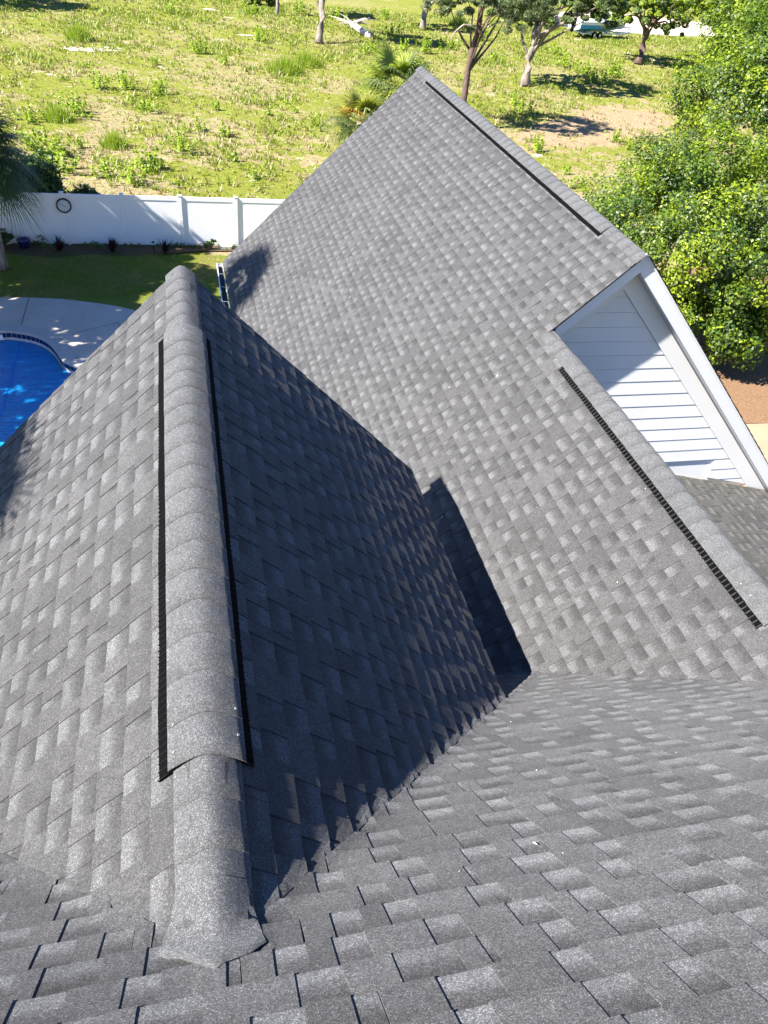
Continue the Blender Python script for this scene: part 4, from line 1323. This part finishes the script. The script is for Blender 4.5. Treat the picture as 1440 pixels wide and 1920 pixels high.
# spiky burgundy plants
def spiky(base_, seed, label, mat=M_BURG, n=46, L=.55, cat='plant', group=None):
    rng = np.random.default_rng(seed)
    q = []
    for k in range(n):
        a = rng.uniform(0, 2 * math.pi); el = rng.uniform(R(28), R(86))
        d = np.array([math.cos(a) * math.cos(el), math.sin(a) * math.cos(el), math.sin(el)])
        s = np.cross(d, [0, 0, 1.0]); s /= np.linalg.norm(s)
        ln = L * rng.uniform(.75, 1.15); w_ = .028
        b0 = d * .03; m1 = d * ln * .5; e = d * ln - np.array([0, 0, .05 * math.cos(el)])
        q.append([b0 - s * w_ * .6, b0 + s * w_ * .6, m1 + s * w_, m1 - s * w_])
        q.append([m1 - s * w_, m1 + s * w_, e + s * .003, e - s * .003])
    return link('spiky_plant', qmesh('spiky_plant', np.array(q), [mat]), None, label, cat, group)
for (x, y, sd_, lb) in ((-4.55, 29.2, 1, 'dark burgundy spiky plant below the clock'), (-2.68, 29.15, 2, 'dark burgundy spiky plant between the two others along the fence'), (-.80, 29.15, 3, 'dark burgundy spiky plant beside the garden path light')):
    o = spiky((0, 0, 0), 70 + sd_, lb, group='burgundy plants along the fence'); o.location = (x, y, GROUND)

# blue pot
b = MB(); n = 20
prof = [(.0, 0), (.13, 0), (.20, .20), (.215, .26), (.235, .27), (.235, .31), (.20, .31), (.19, .25), (.0, .24)]
vs = [(r * math.cos(2 * math.pi * i / n), r * math.sin(2 * math.pi * i / n), z) for r, z in prof for i in range(n)]
fs = [(j * n + i, j * n + (i + 1) % n, (j + 1) * n + (i + 1) % n, (j + 1) * n + i) for j in range(len(prof) - 1) for i in range(n)]
pot = link('flower_pot', mesh('flower_pot', vs, fs, [simple('cobalt_glaze', (.006, .012, .10), .2)], smooth=True), None, 'dark blue glazed flower pot standing by the fence', 'flower pot')
pot.location = (-5.78, 29.5, GROUND)
# path light
pt_ = empty('path_light', (-1.2, 29.1, GROUND), 'small black stake path light left of the burgundy plant', 'garden light')
b = MB(); b.tube([(0, 0, 0), (0, 0, .34)], .012, 8); b.build('stake', [M_VENT], pt_)
b = MB(); b.tube([(0, 0, .34), (0, 0, .42)], .035, 10); b.build('lens', [M_FACE], pt_)
b = MB(); b.tube([(0, 0, .421), (0, 0, .435), (0, 0, .455)], [.065, .06, .01], 12); b.build('cap', [M_VENT], pt_)
# splash block at the sunny end of the fence
b = MB(); b.box(-.28, .28, -.13, .13, 0, .05); b.box(-.28, .28, -.13, -.09, .05, .10); b.box(-.28, -.24, -.09, .13, .05, .10); b.box(.24, .28, -.09, .13, .05, .10)
o = b.build('splash_block', [M_COPE], None, label='pale splash block lying on the grass against the fence', cat='splash block'); o.location = (1.45, 29.72, GROUND)
# blades of the lawn
rng = np.random.default_rng(8)
n = 60000
lx = rng.uniform(-8, 2.6, n); ly = rng.uniform(22.5, 29.1, n)
ok = ~((lx < .2) & (ly < 25.42 - .075 * np.clip(lx + 5, 0, 9) ** 1.7)) & (lx > -8)
lx, ly = lx[ok], ly[ok]; n = len(lx)
hh = rng.uniform(.02, .055, n); a = rng.uniform(0, 6.28, n)
b0 = np.stack([lx, ly, np.full(n, GROUND - .012)], 1); pv = np.stack([np.cos(a), np.sin(a), np.zeros(n)], 1) * .006
tp = b0 + np.stack([rng.normal(0, .018, n), rng.normal(0, .018, n), hh], 1)
link('grass', qmesh('grass', np.stack([b0 - pv, b0 + pv, tp], 1), [M_L2, M_L1, M_DRYG], rng.choice(3, n, p=[.35, .35, .3]), nper=3), None, 'short green lawn grass between the pool deck and the fence', 'grass', kind='stuff')
# small weeds along the foot of the fence
rng = np.random.default_rng(5)
q = []
for k in range(60):
    x = rng.uniform(-7, 2); y = FY - .12 - abs(rng.normal(0, .07)); hh = rng.uniform(.06, .22)
    for j in range(14):
        p = np.array([[x + rng.normal(0, .07), y + rng.normal(0, .04), GROUND + rng.uniform(0, hh)]])
        q.append(leaves(p, np.array([[0, -.4, .6]]), .035, .6, 1.0, int(rng.integers(1e6)))[0])
link('weeds', qmesh('weeds', np.array(q), [M_L1, M_L3], rng.integers(0, 2, len(q))), None, 'thin strip of low green weeds at the foot of the white fence', 'weeds', kind='stuff')
q = []
for (x, y) in ((-5.22, 29.62), (-5.12, 29.66), (-3.4, 29.5), (-3.2, 29.45)):
    for j in range(40):
        p = np.array([[x + rng.normal(0, .08), y + rng.normal(0, .06), GROUND + rng.uniform(0, .42 if x < -5 else .2)]])
        q.append(leaves(p, np.array([[0, -.3, .6]]), .04, .6, 1.0, int(rng.integers(1e6)))[0])
link('bed_plants', qmesh('bed_plants', np.array(q), [M_L1]), None, 'small leafy green seedlings between the pot and the burgundy plants', 'plants', kind='stuff')

# ------------------------------------------------------------------ vegetation of the lot
def inv(x, y):   # keep clear of built patches
    return y > FY + .8
rng = np.random.default_rng(77)
n = 52000
yy = 31.5 + (100 - 31.5) * rng.random(n) ** 0.9
xx = -18 + rng.random(n) * (yy * 0.62 + 26)
# clumpiness
cx_ = np.sin(xx * .55 + 1.3 * np.sin(yy * .31)) * np.cos(yy * .43 + 1.7 * np.sin(xx * .23)) + .6 * np.sin(xx * 1.7 + yy * .9) * np.sin(yy * 1.3 - xx * .6)
keep = rng.random(n) < np.clip(.30 + .42 * cx_ + (yy - 40) * .006, .04, .95)
track = (np.abs(xx - (16 + (yy - 36) * .75)) < 3.2) & (yy > 34) & (yy < 62) & (rng.random(n) < .75)
keep &= ~track
xx, yy, cc = xx[keep], yy[keep], cx_[keep]
n = len(xx)
hts = rng.uniform(.08, .26, n) * (1 + .4 * np.clip(cc, 0, 1))
q = []
B = 5
ang = rng.uniform(0, 2 * math.pi, (n, B)); spread = rng.uniform(.3, .9, (n, B)); w_ = rng.uniform(.012, .03, (n, B)) * (1 + yy[:, None] / 90)
h_ = hts[:, None] * rng.uniform(.6, 1.2, (n, B))
bx = xx[:, None] + rng.normal(0, .07, (n, B)); by = yy[:, None] + rng.normal(0, .07, (n, B)); bz = np.full((n, B), GZ)
dx, dy = np.cos(ang), np.sin(ang)
tx, ty, tz = bx + dx * h_ * spread, by + dy * h_ * spread, bz + h_
px, py = -dy * w_, dx * w_
tri = np.stack([np.stack([bx - px, by - py, bz], -1), np.stack([bx + px, by + py, bz], -1), np.stack([tx, ty, tz], -1)], 2).reshape(-1, 3, 3)
mi = np.repeat(np.where(rng.random(n) < np.clip(.42 + .35 * cc + (yy - 45) * .008, .08, .95), 0, 1), B)
link('grass', qmesh('grass', tri, [M_GR, M_DRYG], mi, nper=3), None, 'wild grass tufts scattered over the sandy lot', 'grass', kind='stuff')

n = 70000
gy = 31.3 + (85 - 31.3) * rng.random(n) ** 1.1
gx = -16 + rng.random(n) * (gy * 0.62 + 22)
c2 = np.sin(gx * .8 + 2.1 * np.sin(gy * .5)) * np.cos(gy * .7 + 1.3 * np.sin(gx * .6)) + .7 * np.sin(gx * 2.3 + gy * 1.6) * np.sin(gy * 2.1 - gx * 1.2)
kp = rng.random(n) < np.clip(.25 + .5 * c2, .02, 1)
kp &= ~((np.abs((gx - 28.5) * math.sin(R(40)) - (gy - 52.5) * math.cos(R(40))) < 2.6) & (np.abs(gx - 28.5) < 10) & (rng.random(n) < .8))
gx, gy = gx[kp], gy[kp]; n = len(gx)
gz = GZ + rng.uniform(.01, .16, n)
gn = np.tile(np.array([[0, 0, 1.0]]), (n, 1))
link('ground_cover', qmesh('ground_cover', leaves(np.stack([gx, gy, gz], 1), gn, .06, .6, 1.1, 99), [M_LW, M_GR, M_DRYG, M_LG], rng.choice(4, n, p=[.3, .3, .25, .15])), None, 'low creeping ground cover over the sandy lot', 'ground cover', kind='stuff')

def weed_mesh(seed, h, wd, nst, mat, leaf):
    rng = np.random.default_rng(seed)
    q = []
    for s in range(nst):
        bx_, by_ = rng.normal(0, wd * .5, 2); hh = h * rng.uniform(.5, 1.1)
        m_ = int(10 + hh * 18)
        t = rng.uniform(.1, 1, m_)
        a = rng.uniform(0, 6.28, m_); r_ = .10 * (1.2 - t)
        P_ = np.stack([bx_ * (1 + .4 * t) + r_ * np.cos(a), by_ * (1 + .4 * t) + r_ * np.sin(a), t * hh], 1)
        N_ = np.stack([.5 * np.cos(a), .5 * np.sin(a), np.full(m_, .8)], 1)
        q.append(leaves(P_, N_, leaf, .6, .6, seed * 31 + s))
    q = np.concatenate(q)
    return qmesh('weed', q, [mat, M_L2], (rng.random(len(q)) < .25).astype(int))
wms = [weed_mesh(i, h, wd, ns, M_LW, lf) for i, (h, wd, ns, lf) in enumerate([(.8, .35, 9, .075), (.6, .3, 7, .07), (1.0, .5, 14, .08), (.45, .25, 6, .065), (.7, .6, 16, .075)])]
def img(u, v):     # ground point seen at an image position (used only to place weeds where the photo has them)
    d = f_ + r2_ * ((u - 720) / FPX) - u2_ * ((v - 960) / FPX)
    k = GZ / d.z
    return d.x * k, d.y * k
wl = [(147, 272, 1, 1), (335, 280, 2, 1), (275, 318, 2, 1.1), (437, 296, 1, 1), (427, 250, 0, 1), (590, 228, 0, .9), (597, 240, 3, 1), (555, 206, 3, 1), (540, 188, 3, .9), (527, 218, 3, .9), (502, 210, 1, .9), (475, 330, 1, .9), (230, 160, 2, 1.1), (250, 190, 1, 1), (275, 205, 4, 1), (300, 170, 2, 1), (180, 160, 2, 1), (95, 290, 4, 1.3), (110, 318, 4, 1.3), (75, 270, 4, 1.2), (130, 205, 2, 1.1), (145, 215, 4, 1), (120, 145, 3, 1), (60, 220, 4, 1), (330, 345, 3, 1), (300, 310, 1, 1), (210, 325, 4, 1), (240, 340, 2, 1), (425, 340, 3, .8), (405, 200, 1, 1), (380, 240, 0, .9), (345, 240, 3, 1), (495, 190, 3, 1), (290, 115, 1, 1), (160, 120, 3, 1), (370, 95, 2, 1.2), (420, 115, 1, 1.2), (450, 95, 3, 1.2), (640, 300, 1, .8), (1075, 345, 4, .9), (1060, 320, 1, 1), (1150, 260, 2, .9), (1180, 275, 1, 1), (1010, 280, 2, 1), (985, 205, 4, 1.1), (960, 190, 2, 1), (1090, 130, 4, 1.4), (1060, 120, 2, 1.4), (1120, 150, 4, 1.4), (1040, 95, 4, 1.3), (1150, 140, 2, 1.4), (930, 110, 4, 1.2), (910, 70, 4, 1.5), (840, 85, 4, 1.4), (800, 95, 2, 1.4), (740, 60, 4, 1.3), (760, 90, 4, 1.3), (690, 95, 2, 1.2), (720, 30, 4, 1.4), (640, 30, 4, 1.3), (480, 70, 2, 1.2), (470, 20, 4, 1.5), (560, 20, 4, 1.5), (330, 20, 4, 1.3)]
LM = [('the fence clock', 121, 383), ('the white sand patch', 160, 90), ('the wide tall grass clump', 535, 135), ('the crooked grey trunk', 598, 80), ('the fallen log', 670, 60), ('the leaning pine trunk', 876, 188), ('the grey forked tree', 985, 160), ('the boat', 1120, 60), ('the far roof peak', 790, 122), ('the yellowing low palm', 660, 240), ('the shrub behind the palm', 60, 320), ('the upright grass clump', 215, 275), ('the sunny fence panels', 440, 370), ('the thin trunk at the top', 520, 28), ('the big bushy tree', 1150, 330)]
SZ = ['tall', 'medium', 'large bushy', 'small', 'broad spreading']
wlab = {}
for i, (u, v, k, s) in enumerate(wl):
    nm, lu, lv = min(LM, key=lambda q: math.hypot(q[1] - u, q[2] - v))
    du, dv = u - lu, v - lv
    dr = ('right' if du > 0 else 'left') if abs(du) > abs(dv) else ('nearer the camera than' if dv > 0 else 'beyond')
    dr = dr + ' of' if dr in ('right', 'left') else dr
    wlab.setdefault((nm, dr), []).append((math.hypot(du, dv), i, k))
WL = {}
RK = ['', 'second ', 'third ', 'fourth ', 'fifth ', 'sixth ', 'seventh ', 'eighth ']
for (nm, dr), L in wlab.items():
    L.sort()
    for j, (_, i, k) in enumerate(L):
        WL[i] = (SZ[k] + ' lime green weed ' + dr + ' ' + nm) if len(L) == 1 else (RK[j] + 'closest of the lime green weeds ' + dr + ' ' + nm)
for i, (u, v, k, s) in enumerate(wl):
    x, y = img(u, v + 6)
    o = link('weed', wms[k], None, WL[i], 'weed', 'weeds dotted over the vacant lot')
    o.location = (x, y, GZ); o.scale = (s, s, s); o.rotation_euler = (0, 0, i * 1.7)
# tall grass clumps
def clump_mesh(seed, n, wd, h):
    rng = np.random.default_rng(seed)
    a = rng.uniform(0, 6.28, n); r_ = wd * rng.random(n) ** .8 * 1.15; hh = h * rng.uniform(.35, 1.0, n) * (1.1 - .5 * r_ / wd)
    b0 = np.stack([r_ * np.cos(a), r_ * np.sin(a), np.zeros(n)], 1)
    tip = b0 + np.stack([rng.normal(0, .25, n), rng.normal(0, .25, n), hh], 1)
    ang = rng.uniform(0, 6.28, n); p = np.stack([np.cos(ang), np.sin(ang), np.zeros(n)], 1) * .022
    return qmesh('grass_clump', np.stack([b0 - p, b0 + p, tip], 1), [M_GR, M_LW], (rng.random(n) < .5).astype(int), nper=3)
cms = [clump_mesh(1, 900, 1.1, 1.3), clump_mesh(2, 500, .6, 1.0)]
for (u, v, k, s, lb) in ((575, 122, 0, 1, 'tall green grass clump right of the other one near the crooked trunk'), (535, 135, 0, 1.1, 'wide tall grass clump in the middle of the lot, brownish at its foot'), (215, 275, 1, 1, 'upright grass clump above the fence clock'), (110, 225, 1, 1.1, 'upright grass clump above the shrub behind the palm'), (150, 75, 1, 1.5, 'tall grass clump near the white sand patch'), (860, 50, 1, 1.6, 'tall grass clump between the leaning pine and the grey forked tree')):
    x, y = img(u, v)
    o = link('grass_clump', cms[k], None, lb, 'grass clump'); o.location = (x, y, GZ); o.scale = (s, s, s)

# fallen log
lg = empty('fallen_log', (17.4, 83.5, GZ), 'bleached fallen log with its tangled root end in the weeds', 'log')
b = MB()
b.tube([(.9, -3.4, .25), (.5, -1.6, .35), (-.1, .4, .5), (-.4, 2.4, .6)], [.42, .38, .34, .25], 10)
b.build('log_trunk', [M_DEAD], lg, smooth=True)
b = MB(); rr = random.Random(4)
for k in range(16):
    a = rr.uniform(0, 6.28); L = rr.uniform(1.2, 2.8)
    e = Vector((math.cos(a) * L * 1.2 - .3, 2.6 + math.sin(a) * L * .6, .6 + rr.uniform(-.3, 1.0)))
    s = Vector((-.4, 2.4, .6)); m1 = s.lerp(e, .5) + Vector((rr.uniform(-.3, .3), rr.uniform(-.3, .3), rr.uniform(0, .3)))
    b.tube([s, m1, e], [.14, .09, .03], 6)
b.build('root', [M_DEAD], lg)
lg.scale = (.8, .8, .8)
# dead side branch of the leaning pine
b = MB()
K_ = 0.858
b.tube([(21.2 * K_, 58.6 * K_, -7.9 * K_), (20.2 * K_, 57.9 * K_, -7.2 * K_), (19.2 * K_, 57.4 * K_, -7.1 * K_), (18.6 * K_, 57.2 * K_, -7.5 * K_), (18.3 * K_, 57.1 * K_, -7.9 * K_)], [.08, .065, .045, .025, .012], 6)
b.tube([(21.4 * K_, 58.7 * K_, -7.3 * K_), (22.3 * K_, 58.4 * K_, -6.8 * K_), (23.0 * K_, 58.2 * K_, -6.5 * K_)], [.06, .04, .02], 6)
ptree = [o for o in bpy.data.objects if o.name.startswith('pine_tree') and o.type == 'EMPTY'][0]
o = b.build('dead_branch', [M_DEAD], ptree); o.location = -Vector(ptree.location)

# ------------------------------------------------------------------ boat on trailer
M_BW = simple('boat_white', (.78, .78, .76), .25, .03)
M_BB = simple('boat_blue', (.02, .25, .60), .3, .06)
bt = empty('boat', (47.9, 94.2, GZ), 'white open boat with a blue lower hull parked on a trailer', 'boat', rz=math.atan2(3.3, 9.4))
secs = []
Lb = 8.2
for i in range(15):
    t = i / 14
    x = -Lb / 2 + Lb * t
    bw = 1.15 * (1 - max(0, (t - .45) / .55) ** 2.2) * (0.92 + .08 * min(1, t * 5))
    keel = .62 + .55 * max(0, (t - .6) / .4) ** 2
    chine = .95 + .45 * max(0, (t - .5) / .5) ** 1.6
    gun = 1.62 + .28 * t ** 2
    mid = chine * .45 + gun * .55
    ring = [(x, -bw, gun), (x, -bw * .99, mid), (x, -bw * .93, chine), (x, -bw * .45, (keel + chine) / 2 - .02), (x, 0, keel), (x, bw * .45, (keel + chine) / 2 - .02), (x, bw * .93, chine), (x, bw * .99, mid), (x, bw, gun)]
    secs.append(ring)
nr_ = 9
vs = [p for r in secs for p in r]
fs = []; fm = []
for i in range(14):
    for j in range(nr_ - 1):
        fs.append((i * nr_ + j, i * nr_ + j + 1, (i + 1) * nr_ + j + 1, (i + 1) * nr_ + j)); fm.append(1 if j in (2, 3, 4, 5) or (j in (1, 6)) else 0)
fs.append(tuple(reversed(range(nr_)))); fm.append(0)
link('hull', mesh('hull', vs, fs, [M_BW, M_BB], fm), bt)
b = MB()
dk = [(x, -s_[0][1] * -1 * .86 if False else s_[0][1] * .86, s_[0][2] - .06) for s_ in secs for x in [s_[0][0]]]
top = [(s_[0][0], s_[0][1], s_[0][2]) for s_ in secs]; top2 = [(s_[8][0], s_[8][1], s_[8][2]) for s_ in secs]
n = 15
vs = top + top2 + [(p[0], p[1] * .84, p[2] + .03) for p in top] + [(p[0], p[1] * .84, p[2] + .03) for p in top2] + [(p[0], p[1] * .8, 1.15) for p in top] + [(p[0], p[1] * .8, 1.15) for p in top2]
fs = []
for i in range(14):
    fs += [(i, i + 1, 2 * n + i + 1, 2 * n + i), (n + i, 3 * n + i, 3 * n + i + 1, n + i + 1), (2 * n + i, 2 * n + i + 1, 4 * n + i + 1, 4 * n + i), (3 * n + i, 5 * n + i, 5 * n + i + 1, 3 * n + i + 1), (4 * n + i, 4 * n + i + 1, 5 * n + i + 1, 5 * n + i)]
link('deck', mesh('deck', vs, fs, [M_BW]), bt)
b = MB(); b.box(-.6, .5, -.4, .4, 1.15, 2.15); b.box(.2, .5, -.36, .36, 2.15, 2.5); b.build('console', [M_BW], bt)
b = MB(); b.box(-1.5, -.9, -.45, .45, 1.15, 1.75); b.build('seat', [M_BW], bt)
b = MB(); b.box(-Lb / 2 - .5, -Lb / 2 - .02, -.25, .25, 1.35, 2.1); b.box(-Lb / 2 - .35, -Lb / 2 - .1, -.1, .1, .5, 1.35); b.build('outboard_motor', [M_VENT], bt)
tl = empty('boat_trailer', (47.9, 94.2, GZ), 'galvanised boat trailer under the white and blue boat', 'trailer', rz=math.atan2(3.3, 9.4))
b = MB()
for s in (-1, 1):
    b.box(-3.6, 3.2, s * .8 - .05, s * .8 + .05, .42, .54)
for x in (-3.2, -1.2, 1.2, 3.0): b.box(x - .05, x + .05, -.75, .75, .43, .53)
b.tube([(3.2, -.8, .48), (5.2, 0, .48)], .05, 6); b.tube([(3.2, .8, .48), (5.2, 0, .48)], .05, 6); b.tube([(5.0, 0, 0), (5.0, 0, .9)], .04, 6)
b.build('frame', [M_GUT], tl)
for x in (-1.7, -.85):
    for s in (-1, 1):
        b = MB(); n = 20
        prof = [(.2, -.1), (.33, -.1), (.36, -.06), (.36, .06), (.33, .1), (.2, .1)]
        vs = [(x + r * math.cos(2 * math.pi * i / n), s * 1.08 + y, .36 + r * math.sin(2 * math.pi * i / n)) for r, y in prof for i in range(n)]
        fs = [(j * n + i, j * n + (i + 1) % n, (j + 1) * n + (i + 1) % n, (j + 1) * n + i) for j in range(len(prof) - 1) for i in range(n)]
        wh = link('wheel', mesh('wheel', vs, fs, [M_VENT], smooth=True), tl)
        b.tube([(x, s * 1.08 - .05, .36), (x, s * 1.08 + .05, .36)], .2, 16); b.build('rim', [M_GUT], wh)
